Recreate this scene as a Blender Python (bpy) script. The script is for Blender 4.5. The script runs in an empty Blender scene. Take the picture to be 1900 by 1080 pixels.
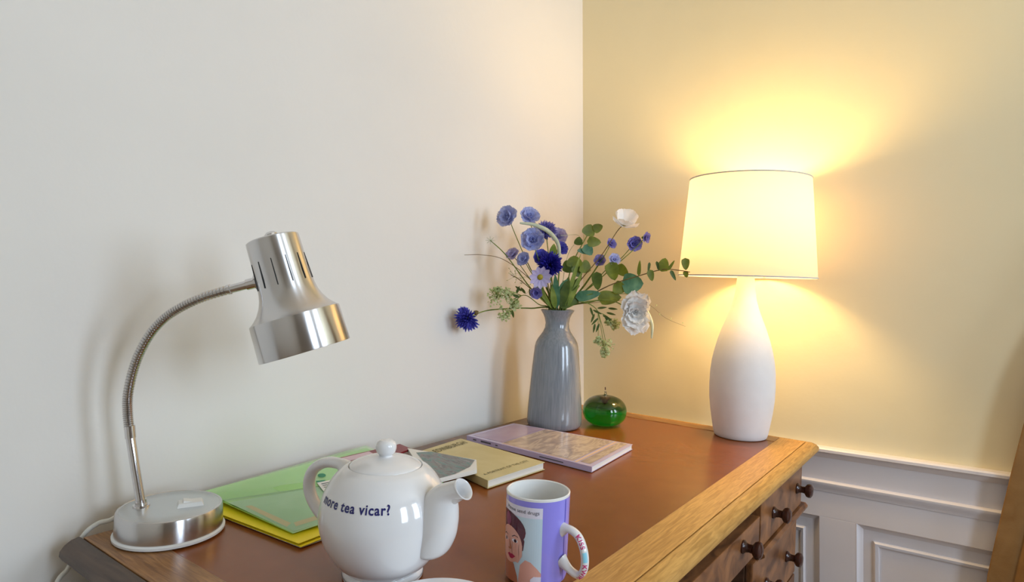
import bpy, bmesh, math, random
from mathutils import Vector, Matrix, Quaternion
PI = math.pi
random.seed(7)
SC = bpy.context.scene
COL = SC.collection

# ------------------------------------------------------------------ camera
FPX = 1180.09; YAW = .642304556; PITCH = -.018917156; ROLL = .0292675635
CAM = Vector((-1.82226, -1.06287, 1.16))
FW = Vector((math.cos(YAW)*math.cos(PITCH), math.sin(YAW)*math.cos(PITCH), math.sin(PITCH)))
RT = Vector((math.sin(YAW), -math.cos(YAW), 0)); UP = RT.cross(FW)
R2 = RT*math.cos(ROLL)+UP*math.sin(ROLL); U2 = -RT*math.sin(ROLL)+UP*math.cos(ROLL)
cd = bpy.data.cameras.new('camera'); cam = bpy.data.objects.new('camera', cd); COL.objects.link(cam)
cd.sensor_width = 36; cd.lens = FPX/1900*36; cd.clip_start = .02
cam.matrix_world = Matrix(((R2.x, U2.x, -FW.x, CAM.x), (R2.y, U2.y, -FW.y, CAM.y), (R2.z, U2.z, -FW.z, CAM.z), (0, 0, 0, 1)))
SC.camera = cam
# ------------------------------------------------------------------ light
W = bpy.data.worlds.new('world'); SC.world = W; W.use_nodes = True
W.node_tree.nodes['Background'].inputs[0].default_value = (.72, .84, 1, 1)
W.node_tree.nodes['Background'].inputs[1].default_value = 1.0
def area(name, loc, rot, sx, sy, power, color):
    l = bpy.data.lights.new(name, 'AREA'); l.shape = 'RECTANGLE'; l.size = sx; l.size_y = sy
    l.energy = power; l.color = color
    o = bpy.data.objects.new(name, l); COL.objects.link(o); o.location = loc; o.rotation_euler = rot
    return o
WINX = (-1.62, -.42); WINZ = (1.0, 2.3); WINW = .6; ROOMY = -3.3; ROOMX = -3.9
for x in WINX:
    area('window_daylight', (x, ROOMY+.03, sum(WINZ)/2), (PI/2, 0, 0), WINW-.06, WINZ[1]-WINZ[0]-.06, 27, (.68, .825, 1.0))
LAMP = Vector((-.095, -.546, .76))
bl = bpy.data.lights.new('lamp_bulb_light', 'POINT'); bl.energy = 11.0; bl.color = (1.0, .65, .24); bl.shadow_soft_size = .055
blo = bpy.data.objects.new('lamp_bulb_light', bl); COL.objects.link(blo); blo.location = LAMP+Vector((.004, .003, .585))
SC.view_settings.view_transform = 'Standard'; SC.view_settings.look = 'None'
SC.view_settings.gamma = 1; SC.view_settings.use_curve_mapping = False
SC.view_settings.exposure = 0.18

# ------------------------------------------------------------------ pixel -> point on a real plane
def ray(x, y): return FW+R2*((x-950)/FPX)-U2*((y-540)/FPX)
def G(x, y, z=.76):
    d = ray(x, y); return CAM+d*((z-CAM.z)/d.z)
def D(x, y, depth): return CAM+ray(x, y)*depth
def depth(p): return (Vector(p)-CAM).dot(FW)
def V(x, y, a, near=0): return D(x, y, depth(a)-near)
def WY(x, y, Y):
    d = ray(x, y); return CAM+d*((Y-CAM.y)/d.y)
def WX(x, y, X):
    d = ray(x, y); return CAM+d*((X-CAM.x)/d.x)

# ------------------------------------------------------------------ materials
def mat(name, color, rough=.5, metal=0, **k):
    m = bpy.data.materials.new(name); m.use_nodes = True
    b = m.node_tree.nodes['Principled BSDF']
    b.inputs['Base Color'].default_value = (*color, 1) if len(color) == 3 else color
    b.inputs['Roughness'].default_value = rough; b.inputs['Metallic'].default_value = metal
    for kk, v in k.items():
        b.inputs[kk.replace('_', ' ')].default_value = v
    return m
def nodes(m): return m.node_tree.nodes, m.node_tree.links, m.node_tree.nodes['Principled BSDF']
def s2l(c):
    return tuple(((v/255)/12.92 if v/255 <= .04045 else ((v/255+.055)/1.055)**2.4) for v in c)
def add_noise(m, scale=(20, 20, 20), cols=None, fac=.5, bump=0, bscale=60, detail=4, dist=.002, coord='Object', lo=.3, hi=.7):
    N, L, b = nodes(m)
    tc = N.new('ShaderNodeTexCoord'); mp = N.new('ShaderNodeMapping'); mp.inputs['Scale'].default_value = scale
    L.new(tc.outputs[coord], mp.inputs[0])
    if cols:
        n = N.new('ShaderNodeTexNoise'); n.inputs['Scale'].default_value = 1; n.inputs['Detail'].default_value = detail
        n.inputs['Distortion'].default_value = fac
        L.new(mp.outputs[0], n.inputs['Vector'])
        r = N.new('ShaderNodeValToRGB'); L.new(n.outputs[0], r.inputs[0])
        r.color_ramp.elements[0].position = lo; r.color_ramp.elements[1].position = hi
        r.color_ramp.elements[0].color = (*cols[0], 1); r.color_ramp.elements[1].color = (*cols[1], 1)
        L.new(r.outputs[0], b.inputs['Base Color'])
    if bump:
        n2 = N.new('ShaderNodeTexNoise'); n2.inputs['Scale'].default_value = bscale; n2.inputs['Detail'].default_value = 5
        L.new(tc.outputs[coord], n2.inputs['Vector'])
        bp = N.new('ShaderNodeBump'); bp.inputs['Strength'].default_value = bump; bp.inputs['Distance'].default_value = dist
        L.new(n2.outputs[0], bp.inputs['Height']); L.new(bp.outputs[0], b.inputs['Normal'])
    return m
M = {}
M['wall'] = add_noise(mat('wall_paint', (.80, .77, .70), .75), (1.5, 1.5, 1.5), ((.77, .74, .69), (.81, .78, .73)), .3, bump=.12, bscale=9, dist=.02)
M['wall_lamplit'] = add_noise(mat('wall_paint_lamplit', (.80, .72, .52), .7), (1.5, 1.5, 1.5), ((.85, .755, .50), (.88, .785, .53)), .3, bump=.12, bscale=9, dist=.02)  # yellower copy of the wall paint, the lamp's glow put into its colour
M['dado'] = add_noise(mat('dado_paint', (.84, .80, .82), .36), (3, 3, 3), ((.82, .78, .80), (.86, .82, .845)), .3, bump=.08, bscale=30, dist=.003)
M['ceil'] = mat('ceiling_paint', (.84, .77, .66), .9); M['wall_far'] = add_noise(mat('wall_paint_far', (.32, .28, .25), .8), (1.5, 1.5, 1.5), ((.30, .265, .24), (.34, .30, .27)), .3)
M['floor'] = add_noise(mat('floor_boards', (.30, .2, .12), .4), (3, 30, 3), ((.22, .14, .08), (.36, .25, .15)))
M['leather'] = add_noise(mat('desk_leather', (.12, .05, .03), .25, Specular_IOR_Level=.52), (12, 12, 12), ((.22, .058, .007), (.25, .068, .010)), .3, bump=.12, bscale=350, dist=.0006, detail=8)
def wood(name, a, b, rough, scale, bump=.15):
    return add_noise(mat(name, a, rough), scale, (a, b), 1.2, bump=bump, bscale=120, detail=9, dist=.001, lo=.32, hi=.68)
M['oak_front'] = wood('oak_front', (.46, .22, .05), (.70, .38, .11), .42, (16, 190, 60))
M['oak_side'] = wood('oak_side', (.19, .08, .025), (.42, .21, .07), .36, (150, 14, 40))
M['oak_mould'] = wood('oak_mould', (.38, .19, .04), (.64, .35, .095), .45, (13, 150, 150))
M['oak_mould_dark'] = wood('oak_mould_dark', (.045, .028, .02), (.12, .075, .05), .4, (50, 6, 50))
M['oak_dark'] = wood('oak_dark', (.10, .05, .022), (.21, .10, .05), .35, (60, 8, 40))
M['drawer'] = wood('drawer_front', (.10, .036, .013), (.36, .15, .052), .34, (14, 30, 16))
M['carcass'] = wood('carcass', (.06, .028, .015), (.13, .06, .032), .45, (8, 30, 40))
M['gap_shadow'] = mat('recess_shadow', (.02, .012, .008), .6)
M['knob'] = mat('drawer_knob', (.055, .018, .012), .22)
def brushed(name, c, rough, aniso=.6):
    m = mat(name, c, rough, 1, Anisotropic=aniso)
    N, L, b = nodes(m)
    t = N.new('ShaderNodeTangent'); t.direction_type = 'RADIAL'; t.axis = 'Z'; L.new(t.outputs[0], b.inputs['Tangent'])
    return m
M['alu'] = brushed('brushed_aluminium', (.66, .65, .65), .25, .9); M['alu'].node_tree.nodes['Principled BSDF'].inputs['Anisotropic Rotation'].default_value = .25
M['alu_top'] = mat('satin_aluminium', (.66, .68, .69), .34, 1)
M['chrome'] = mat('chrome', (.72, .70, .70), .08, 1)
M['steel'] = mat('steel_coil', (.60, .58, .57), .16, 1)
M['white_plastic'] = mat('white_plastic', (.80, .80, .78), .35)
M['cream_plastic'] = mat('cream_cable', (.75, .73, .66), .4)
M['black'] = mat('black', (.012, .012, .012), .5)
M['porcelain'] = mat('porcelain', (.80, .79, .79), .10, Coat_Weight=.4)
M['porcelain_in'] = mat('porcelain_inside', (.80, .80, .78), .15)
M['navy'] = mat('navy_lettering', (.02, .02, .14), .2)
M['lilac'] = mat('lilac_glaze', s2l((146, 138, 228)), .12, Coat_Weight=.3)
M['lilac_d'] = mat('lilac_reflection', s2l((88, 80, 180)), .12)
M['glaze'] = add_noise(mat('grey_glaze', s2l((150, 152, 156)), .16, Coat_Weight=.5), (260, 260, 8), (s2l((120, 127, 135)), s2l((142, 147, 154))), .4, bump=.10, bscale=220, dist=.0006, detail=3)
M['plaster'] = add_noise(mat('matt_white_ceramic', (.78, .76, .75), .7), (30, 30, 30), ((.77, .75, .74), (.80, .78, .77)), .3, bump=.2, bscale=260, dist=.0006)
def shade_mat():
    m = bpy.data.materials.new('lamp_shade_fabric'); m.use_nodes = True
    N, L = m.node_tree.nodes, m.node_tree.links; N.clear()
    o = N.new('ShaderNodeOutputMaterial'); mx = N.new('ShaderNodeMixShader'); mx.inputs[0].default_value = .55
    d = N.new('ShaderNodeBsdfDiffuse'); t = N.new('ShaderNodeBsdfTranslucent')
    d.inputs[0].default_value = (.86, .82, .74, 1); t.inputs[0].default_value = (.36, .295, .26, 1)
    tc = N.new('ShaderNodeTexCoord'); mp = N.new('ShaderNodeMapping'); mp.inputs['Scale'].default_value = (1, 1, 6)
    n = N.new('ShaderNodeTexNoise'); n.inputs['Scale'].default_value = 90; n.inputs['Detail'].default_value = 3
    bp = N.new('ShaderNodeBump'); bp.inputs['Strength'].default_value = .15; bp.inputs['Distance'].default_value = .0005
    L.new(tc.outputs['Object'], mp.inputs[0]); L.new(mp.outputs[0], n.inputs['Vector']); L.new(n.outputs[0], bp.inputs['Height'])
    L.new(bp.outputs[0], d.inputs['Normal'])
    L.new(d.outputs[0], mx.inputs[1]); L.new(t.outputs[0], mx.inputs[2]); L.new(mx.outputs[0], o.inputs[0])
    return m
M['shade'] = shade_mat()
M['shade_trim'] = mat('shade_trim', (.60, .56, .50), .7)
M['bulb'] = mat('bulb', (1, .9, .7), .3, Emission_Color=(1, .78, .42, 1), Emission_Strength=6.0)
M['brass'] = mat('brass', (.6, .45, .2), .3, 1)
M['green_glass'] = mat('green_glass', (.03, .62, .10), .02, Transmission_Weight=1.0, IOR=1.5)
M['clear_glass'] = mat('clear_glass', (.95, .97, .95), .01, Transmission_Weight=1.0, IOR=1.5)
M['glass_core'] = mat('glass_core', (.10, .03, .04), .15)
M['curtain'] = add_noise(mat('curtain_cloth', s2l((150, 112, 66)), .9), (18, 18, 18), (s2l((140, 102, 56)), s2l((160, 122, 74))), .6, bump=.3, bscale=300, dist=.001)
def leaf_mat(name, a, b, rough=.5):
    m = mat(name, a, rough, Transmission_Weight=0.0)
    add_noise(m, (40, 40, 40), (a, b), .5)
    N, L, bs = nodes(m); t = N.new('ShaderNodeBsdfTranslucent'); mx = N.new('ShaderNodeMixShader'); mx.inputs[0].default_value = .32
    L.new(bs.inputs['Base Color'].links[0].from_socket, t.inputs[0])
    out = N['Material Output']; L.new(bs.outputs[0], mx.inputs[1]); L.new(t.outputs[0], mx.inputs[2]); L.new(mx.outputs[0], out.inputs[0])
    return m
M['leaf'] = leaf_mat('leaf_olive', s2l((88, 104, 24)), s2l((128, 142, 44)))
M['leaf_teal'] = leaf_mat('leaf_teal', s2l((50, 104, 76)), s2l((96, 142, 104)))
M['leaf_dark'] = leaf_mat('leaf_dark', s2l((60, 84, 28)), s2l((96, 116, 44)))
M['stem'] = leaf_mat('stem_green', s2l((104, 130, 44)), s2l((152, 168, 80)))
M['stem_brown'] = leaf_mat('stem_brown', s2l((104, 84, 44)), s2l((140, 118, 66)))
M['blue_deep'] = leaf_mat('cornflower_blue', s2l((30, 28, 140)), s2l((66, 60, 190)))
M['blue_mid'] = leaf_mat('cornflower_mid', s2l((66, 66, 180)), s2l((116, 116, 220)))
M['violet'] = leaf_mat('violet_petal', s2l((104, 98, 184)), s2l((164, 160, 226)))
M['pale_blue'] = leaf_mat('pale_blue_petal', s2l((158, 168, 226)), s2l((212, 216, 246)))
M['lilac_petal'] = leaf_mat('lilac_petal', s2l((170, 160, 215)), s2l((215, 208, 235)))
M['white_petal'] = leaf_mat('white_petal', s2l((246, 244, 240)), s2l((254, 252, 250)))
M['catkin'] = leaf_mat('catkin', s2l((196, 204, 176)), s2l((226, 230, 206)))
M['umbel'] = leaf_mat('umbel', s2l((186, 200, 124)), s2l((228, 234, 194)))
M['yellow_dot'] = leaf_mat('pollen', s2l((176, 160, 30)), s2l((210, 190, 60)))
M['paper'] = mat('paper', (.80, .78, .74), .7)
M['pages'] = add_noise(mat('pages', (.74, .70, .62), .8), (3, 3, 900), ((.60, .56, .49), (.82, .79, .72)), .1)
M['yellow_card'] = mat('yellow_card', s2l((252, 232, 10)), .5)
M['lime_plastic'] = mat('lime_plastic', s2l((190, 236, 140)), .22)
def film(name, c, alpha, rough=.18):
    m = mat(name, c, rough, Alpha=alpha); return m
M['green_film'] = film('green_film', s2l((206, 248, 196)), .32)
M['sage_sheet'] = add_noise(mat('sage_sheet', s2l((120, 170, 130)), .4), (9, 9, 9), (s2l((116, 168, 134)), s2l((176, 200, 180))), .8)
M['orange_print'] = mat('orange_print', s2l((244, 140, 90)), .5)
M['green_print'] = mat('green_print', s2l((10, 128, 90)), .5)
M['grey_ink'] = mat('grey_ink', s2l((90, 90, 100)), .6)
M['red_cover'] = mat('red_cover', s2l((128, 30, 36)), .35)
M['pink_cover'] = mat('pink_cover', s2l((214, 184, 194)), .35)
M['cream_cover'] = add_noise(mat('cream_cover', s2l((204, 188, 136)), .55), (9, 9, 9), (s2l((194, 178, 124)), s2l((214, 200, 152))), .6)
M['ink'] = mat('olive_ink', s2l((92, 84, 40)), .6)
M['lilac_cover'] = mat('lilac_cover', s2l((196, 184, 216)), .2)
def photo_mat(name, stops, scale, rough=.2, dist=2.0, detail=6):
    m = mat(name, (.5, .5, .5), rough); N, L, b = nodes(m)
    tc = N.new('ShaderNodeTexCoord'); mp = N.new('ShaderNodeMapping'); mp.inputs['Scale'].default_value = scale
    n = N.new('ShaderNodeTexNoise'); n.inputs['Scale'].default_value = 1; n.inputs['Detail'].default_value = detail; n.inputs['Distortion'].default_value = dist
    r = N.new('ShaderNodeValToRGB')
    L.new(tc.outputs['Object'], mp.inputs[0]); L.new(mp.outputs[0], n.inputs['Vector']); L.new(n.outputs[0], r.inputs[0]); L.new(r.outputs[0], b.inputs['Base Color'])
    e = r.color_ramp.elements
    while len(e) < len(stops): e.new(.5)
    for i, (p, c) in enumerate(stops): e[i].position = p; e[i].color = (*s2l(c), 1)
    return m
M['photo_coast'] = photo_mat('photo_of_coast', [(.3, (56, 92, 76)), (.42, (96, 124, 118)), (.5, (118, 112, 108)), (.58, (80, 84, 76)), (.7, (160, 158, 156))], (38, 14, 30))
M['photo_haze'] = photo_mat('photo_of_figures', [(.3, (150, 134, 132)), (.45, (178, 160, 148)), (.55, (206, 186, 168)), (.65, (168, 150, 142)), (.75, (232, 216, 200))], (9, 26, 30))
M['photo_mauve'] = photo_mat('photo_mauve', [(.3, (168, 146, 176)), (.7, (190, 172, 192))], (8, 8, 8))
M['peach_print'] = mat('peach_print', s2l((232, 198, 166)), .25)
M['p_bg'] = mat('print_pale_blue', s2l((196, 216, 228)), .15)
M['p_white'] = mat('print_white', s2l((226, 222, 236)), .15)
M['p_skin'] = mat('print_skin', s2l((222, 166, 150)), .15)
M['p_skin2'] = mat('print_skin_shade', s2l((186, 118, 88)), .15)
M['p_hair'] = mat('print_hair', s2l((86, 34, 50)), .15)
M['p_hair2'] = mat('print_hair_light', s2l((134, 74, 104)), .15)
M['p_lip'] = mat('print_lips', s2l((170, 44, 80)), .15)
M['p_dark'] = mat('print_dark', s2l((60, 30, 38)), .15)
M['pink_ink'] = mat('pink_ink', s2l((200, 50, 120)), .2)
M['cyan_ink'] = mat('cyan_ink', s2l((150, 214, 236)), .2)
M['win_glass'] = mat('window_glass', (.9, .95, 1), .02, Transmission_Weight=1.0)

N_, L_n, b_ = nodes(M['green_glass'])
tc_ = N_.new('ShaderNodeTexCoord'); sx_ = N_.new('ShaderNodeSeparateXYZ'); rp_ = N_.new('ShaderNodeValToRGB')
L_n.new(tc_.outputs['Generated'], sx_.inputs[0]); L_n.new(sx_.outputs[2], rp_.inputs[0]); L_n.new(rp_.outputs[0], b_.inputs['Base Color'])
rp_.color_ramp.elements[0].position = .52; rp_.color_ramp.elements[0].color = (.002, .27, .02, 1)
rp_.color_ramp.elements[1].position = .78; rp_.color_ramp.elements[1].color = (.52, .42, .13, 1)
# ------------------------------------------------------------------ mesh helpers
class MB:
    def __init__(s): s.v = []; s.f = []; s.m = []
    def quadgrid(s, rows, closed=False, mi=0, flip=False):
        base = len(s.v); n = len(rows[0])
        for r in rows: s.v += [tuple(p) for p in r]
        for i in range(len(rows)-1):
            for j in range(n if closed else n-1):
                a = base+i*n+j; b = base+i*n+(j+1) % n
                q = (a, b, b+n, a+n)
                s.f.append(q[::-1] if flip else q)
                s.m.append(mi[i] if isinstance(mi, (list, tuple)) else mi)
        return base
    def ngon(s, pts, mi=0, flip=False):
        b = len(s.v); s.v += [tuple(p) for p in pts]
        idx = tuple(range(b, b+len(pts))); s.f.append(idx[::-1] if flip else idx); s.m.append(mi)
    def lathe(s, prof, seg=64, mi=0, ctr=(0, 0, 0)):
        rows = []
        for r, z in prof:
            r = max(r, 1e-5)
            rows.append([(ctr[0]+r*math.cos(2*PI*k/seg), ctr[1]+r*math.sin(2*PI*k/seg), ctr[2]+z) for k in range(seg)])
        s.quadgrid(rows, True, mi)
        return s
    def tube(s, pts, rad, seg=10, mi=0, cap=True, squash=None):
        pts = [Vector(p) for p in pts]; n = len(pts)
        if not isinstance(rad, (list, tuple)): rad = [rad]*n
        rows = []; t0 = (pts[1]-pts[0]).normalized()
        u = t0.orthogonal().normalized()
        for i, p in enumerate(pts):
            t = (pts[min(i+1, n-1)]-pts[max(i-1, 0)]).normalized()
            u = (u-t*u.dot(t)).normalized(); w = t.cross(u)
            rows.append([p+(u*math.cos(2*PI*k/seg)+w*math.sin(2*PI*k/seg))*rad[i] for k in range(seg)])
        s.quadgrid(rows, True, mi)
        if cap: s.ngon(rows[0], mi, True); s.ngon(rows[-1], mi)
        return s
    def box(s, lo, hi, mi=0):
        x0, y0, z0 = lo; x1, y1, z1 = hi
        s.hexa([(x0, y0, z0), (x1, y0, z0), (x1, y1, z0), (x0, y1, z0)], [(x0, y0, z1), (x1, y0, z1), (x1, y1, z1), (x0, y1, z1)], mi); return s
    def hexa(s, bot, top, mi=0):
        b = len(s.v); s.v += [tuple(p) for p in bot]+[tuple(p) for p in top]
        for q in ((3, 2, 1, 0), (4, 5, 6, 7), (0, 1, 5, 4), (1, 2, 6, 5), (2, 3, 7, 6), (3, 0, 4, 7)):
            s.f.append(tuple(b+i for i in q)); s.m.append(mi)
        return s
    def prism(s, poly, z0, z1, mi=0):
        n = len(poly); b = len(s.v)
        s.v += [(x, y, z0) for x, y in poly]+[(x, y, z1) for x, y in poly]
        s.f.append(tuple(range(b+n-1, b-1, -1))); s.m.append(mi); s.f.append(tuple(range(b+n, b+2*n))); s.m.append(mi)
        for i in range(n):
            j = (i+1) % n; s.f.append((b+i, b+j, b+n+j, b+n+i)); s.m.append(mi)
        return s
def link(name, me, parent=None, loc=None, M4=None):
    o = bpy.data.objects.new(name, me); COL.objects.link(o)
    if parent: o.parent = parent
    if M4 is not None: o.matrix_local = M4
    elif loc is not None: o.location = loc
    return o
def build(name, mb, mats, parent=None, loc=None, smooth=None, bevel=0, M4=None, world=False, seg=2):
    """mb vertices are local to the object; world=True: vertices are world coordinates, moved into the parent's frame"""
    me = bpy.data.meshes.new(name)
    vs = mb.v
    if world and parent is not None:
        off = Vector(parent.location) if parent.parent is None else Vector(parent.parent.location)+Vector(parent.location)
        vs = [tuple(Vector(v)-off) for v in vs]
    elif world and loc is not None:
        vs = [tuple(Vector(v)-Vector(loc)) for v in vs]
    me.from_pydata(vs, [], mb.f)
    if not isinstance(mats, (list, tuple)): mats = [mats]
    for x in mats: me.materials.append(x)
    for p, mi in zip(me.polygons, mb.m): p.material_index = mi
    bm = bmesh.new(); bm.from_mesh(me)
    bmesh.ops.remove_doubles(bm, verts=bm.verts, dist=1e-6)
    bmesh.ops.recalc_face_normals(bm, faces=bm.faces)
    if bevel:
        ed = [e for e in bm.edges if len(e.link_faces) == 2 and e.calc_face_angle(0) > .6]
        bmesh.ops.bevel(bm, geom=ed, offset=bevel, segments=seg, affect='EDGES', profile=.6)
    bm.to_mesh(me); bm.free()
    if smooth is not None:
        for p in me.polygons: p.use_smooth = True
        me.set_sharp_from_angle(angle=math.radians(smooth))
    return link(name, me, parent, loc, M4)
def thing(name, label, cat, loc=(0, 0, 0), rz=0, group=None):
    o = bpy.data.objects.new(name, None); COL.objects.link(o); o.empty_display_size = .02
    o.location = loc; o.rotation_euler = (0, 0, rz)
    o['label'] = label; o['category'] = cat
    if group: o['group'] = group
    return o
def tag(o, label, cat, group=None):
    o['label'] = label; o['category'] = cat
    if group: o['group'] = group
    return o
def struct(o): o['kind'] = 'structure'; return o
def smooth_path(pts, n=8):
    pts = [Vector(p) for p in pts]; out = []
    P = [pts[0]*2-pts[1]]+pts+[pts[-1]*2-pts[-2]]
    for i in range(1, len(P)-2):
        a, b, c, d = P[i-1:i+3]
        for k in range(n):
            t = k/n
            out.append(.5*((2*b)+(c-a)*t+(2*a-5*b+4*c-d)*t*t+(-a+3*b-3*c+d)*t**3))
    out.append(pts[-1]); return out
def text_mesh(body, size, depth=0.0, shear=0, space=1.0, bold=0.0, res=3):
    cu = bpy.data.curves.new('lettering', 'FONT'); cu.body = body; cu.size = size; cu.extrude = depth; cu.shear = shear
    cu.space_character = space; cu.offset = bold; cu.resolution_u = res
    ob = bpy.data.objects.new('lettering_src', cu); COL.objects.link(ob)
    bpy.context.view_layer.update()
    dg = bpy.context.evaluated_depsgraph_get()
    me = bpy.data.meshes.new_from_object(ob.evaluated_get(dg))
    COL.objects.unlink(ob); bpy.data.objects.remove(ob); bpy.data.curves.remove(cu)
    return me
def map_mesh(me, fn, mat_, cuts=0):
    bm = bmesh.new(); bm.from_mesh(me)
    if cuts:
        bmesh.ops.triangulate(bm, faces=bm.faces)
        bmesh.ops.subdivide_edges(bm, edges=bm.edges, cuts=cuts, use_grid_fill=True)
    for v in bm.verts: v.co = fn(v.co)
    bm.to_mesh(me); bm.free(); me.materials.clear(); me.materials.append(mat_); return me

# ------------------------------------------------------------------ room shell (old house: the walls lean a little)
XB = .095
P0 = WX(1083, 747, XB)                         # foot of the corner seen above the desk
E3 = (D(1081, 0, depth(P0))-P0).normalized()
E2 = (-ray(-577, 528)).normalized()
NB = E2.cross(E3).normalized()                 # wall_right normal, into the room
if NB.x > 0: NB = -NB
def RW(s, t, o=0): return P0+E2*s+E3*t+NB*o
E1 = Vector((-1, 0, 0)); NA = Vector((0, -1, 0))
def LW(s, t, o=0): return P0+E1*s+E3*t+NA*o
TB = -P0.z-.02
mb = MB(); mb.quadgrid([[LW(s, t) for s in (0, 1, 2, 3, 4.2)] for t in (TB, 0, 1, 2)])
mb.quadgrid([[LW(s, t, -.1) for s in (-.1, 4.2)] for t in (TB, 2)])
struct(build('wall_left', mb, M['wall']))
mb = MB(); mb.quadgrid([[RW(s, t) for s in (0, 1, 2, 3.6)] for t in (TB, 0, 1, 2)])
mb.quadgrid([[RW(s, t, -.1) for s in (0, 3.6)] for t in (TB, 2)])
struct(build('wall_right', mb, M['wall_lamplit']))
mb = MB().box((ROOMX-.1, ROOMY-.1, -.1), (.3, .3, 0)); struct(build('floor', mb, M['floor']))
mb = MB().box((ROOMX-.1, ROOMY-.1, 2.62), (.3, .3, 2.7)); struct(build('ceiling', mb, M['ceil']))
def wall_with_holes(name, x0, x1, z1, holes, fn, m='wall'):
    """fn(u, z, d) -> point"""
    mb = MB(); us = sorted({x0, x1, *[h[0] for h in holes], *[h[1] for h in holes]}); zs = sorted({0, z1, *[h[2] for h in holes], *[h[3] for h in holes]})
    for i in range(len(us)-1):
        for j in range(len(zs)-1):
            cu, cz = (us[i]+us[i+1])/2, (zs[j]+zs[j+1])/2
            if any(h[0] < cu < h[1] and h[2] < cz < h[3] for h in holes): continue
            a = [fn(us[i], zs[j], d) for d in (0, .12)]; b = [fn(us[i+1], zs[j], d) for d in (0, .12)]
            c = [fn(us[i+1], zs[j+1], d) for d in (0, .12)]; e = [fn(us[i], zs[j+1], d) for d in (0, .12)]
            mb.hexa([a[0], b[0], b[1], a[1]], [e[0], c[0], c[1], e[1]])
    return struct(build(name, mb, M[m]))
def sash(name, fn, u0, u1, z0, z1):
    mb = MB()
    def bar(a0, a1, b0, b1, d0=.03, d1=.07):
        mb.hexa([fn(a0, b0, d0), fn(a1, b0, d0), fn(a1, b0, d1), fn(a0, b0, d1)], [fn(a0, b1, d0), fn(a1, b1, d0), fn(a1, b1, d1), fn(a0, b1, d1)])
    for a in ((u0, u0+.04, z0, z1), (u1-.04, u1, z0, z1), (u0, u1, z0, z0+.05), (u0, u1, z1-.05, z1), (u0, u1, (z0+z1)/2-.02, (z0+z1)/2+.02)): bar(*a)
    o = struct(build(name, mb, M['white_plastic']))
    g = MB(); g.ngon([fn(u0, z0, .05), fn(u1, z0, .05), fn(u1, z1, .05), fn(u0, z1, .05)])
    build('pane', g, M['win_glass'], o); return o
fn1 = lambda u, z, d: Vector((u, ROOMY-d, z))
holes = [(x-WINW/2, x+WINW/2, *WINZ) for x in WINX]
wall_with_holes('wall_near', ROOMX, .3, 2.62, holes, fn1, 'wall_far')
for i, h in enumerate(holes): sash('window_%d' % (i+1), fn1, *h)
fn2 = lambda u, z, d: Vector((ROOMX-d, u, z))
wall_with_holes('wall_rear', ROOMY, .3, 2.62, [], fn2)

# panelled dado under the wall_right paint
def rbox(mb, s0, s1, t0, t1, o0, o1): mb.hexa([RW(s0, t0, o0), RW(s1, t0, o0), RW(s1, t0, o1), RW(s0, t0, o1)], [RW(s0, t1, o0), RW(s1, t1, o0), RW(s1, t1, o1), RW(s0, t1, o1)])
def rsweep(mb, prof, s0, s1):
    mb.quadgrid([[RW(s, t, o) for t, o in prof] for s in (s0, s1)])
    mb.ngon([RW(s0, t, o) for t, o in prof]); mb.ngon([RW(s1, t, o) for t, o in prof])
SE = 2.6
dado = struct(bpy.data.objects.new('trim_1', None)); COL.objects.link(dado); dado.location = RW(0, TB+.02)
mb = MB()  # cap
rsweep(mb, [(-.0315, 0), (-.0315, .026), (-.035, .030), (-.042, .030), (-.0445, .022), (-.051, .019), (-.058, .013), (-.0605, 0.011), (-.0605, 0)], 0, SE)
build('cap_rail', mb, M['dado'], dado, world=True, smooth=35)
mb = MB(); rsweep(mb, [(-.06, 0), (-.06, .010), (-.122, .010), (-.122, 0)], 0, SE); build('frieze_board', mb, M['dado'], dado, world=True)
mb = MB(); rsweep(mb, [(-.122, 0), (-.122, .015), (-.126, .022), (-.133, .022), (-.142, .016), (-.152, .014), (-.152, 0)], 0, SE)
build('picture_moulding', mb, M['dado'], dado, world=True, smooth=35)
mb = MB(); rbox(mb, 0, SE, -.222, -.152, 0, .012); build('top_board', mb, M['dado'], dado, world=True, bevel=.001)
pans = [(.28, .755), (.845, 1.32), (1.41, 1.885), (1.975, 2.45)]
stiles = [(.19, .28), (.755, .845), (1.32, 1.41), (1.885, 1.975), (2.45, 2.6)]
for a, b in stiles:
    mb = MB(); rbox(mb, a, b, -.62, -.222, 0, .012); build('stile', mb, M['dado'], dado, world=True, bevel=.001)
mb = MB(); rbox(mb, 0, SE, TB+.02, -.62, 0, .016); build('skirting_board', mb, M['dado'], dado, world=True, bevel=.003)
for a, b in pans:
    mb = MB(); rbox(mb, a, b, -.62, -.222, 0, .0012)
    pn = build('panel', mb, M['dado'], dado, world=True)
    # cove around the recess
    def frame(a, b, t0, t1, w, o_out, o_mid, o_in, name):
        mb = MB(); ring = lambda k: [(a+k, t0+k), (b-k, t0+k), (b-k, t1-k), (a+k, t1-k)]
        rows = []
        for k, o in ((0, .0008), (0, o_out), (w*.35, o_mid), (w*.7, (o_mid+o_in)/2), (w, o_in), (w, .0008)):
            rows.append([RW(s, t, o) for s, t in ring(k)])
        mb.quadgrid(rows, True); build(name, mb, M['dado'], dado, world=True, smooth=30)
    frame(a, b, -.62, -.222, .014, .0125, .007, .002, 'panel_cove')
    frame(a+.038, b-.038, -.582, -.262, .013, .004, .0085, .005, 'panel_bead')
mb = MB(); L0 = TB+.02
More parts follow.
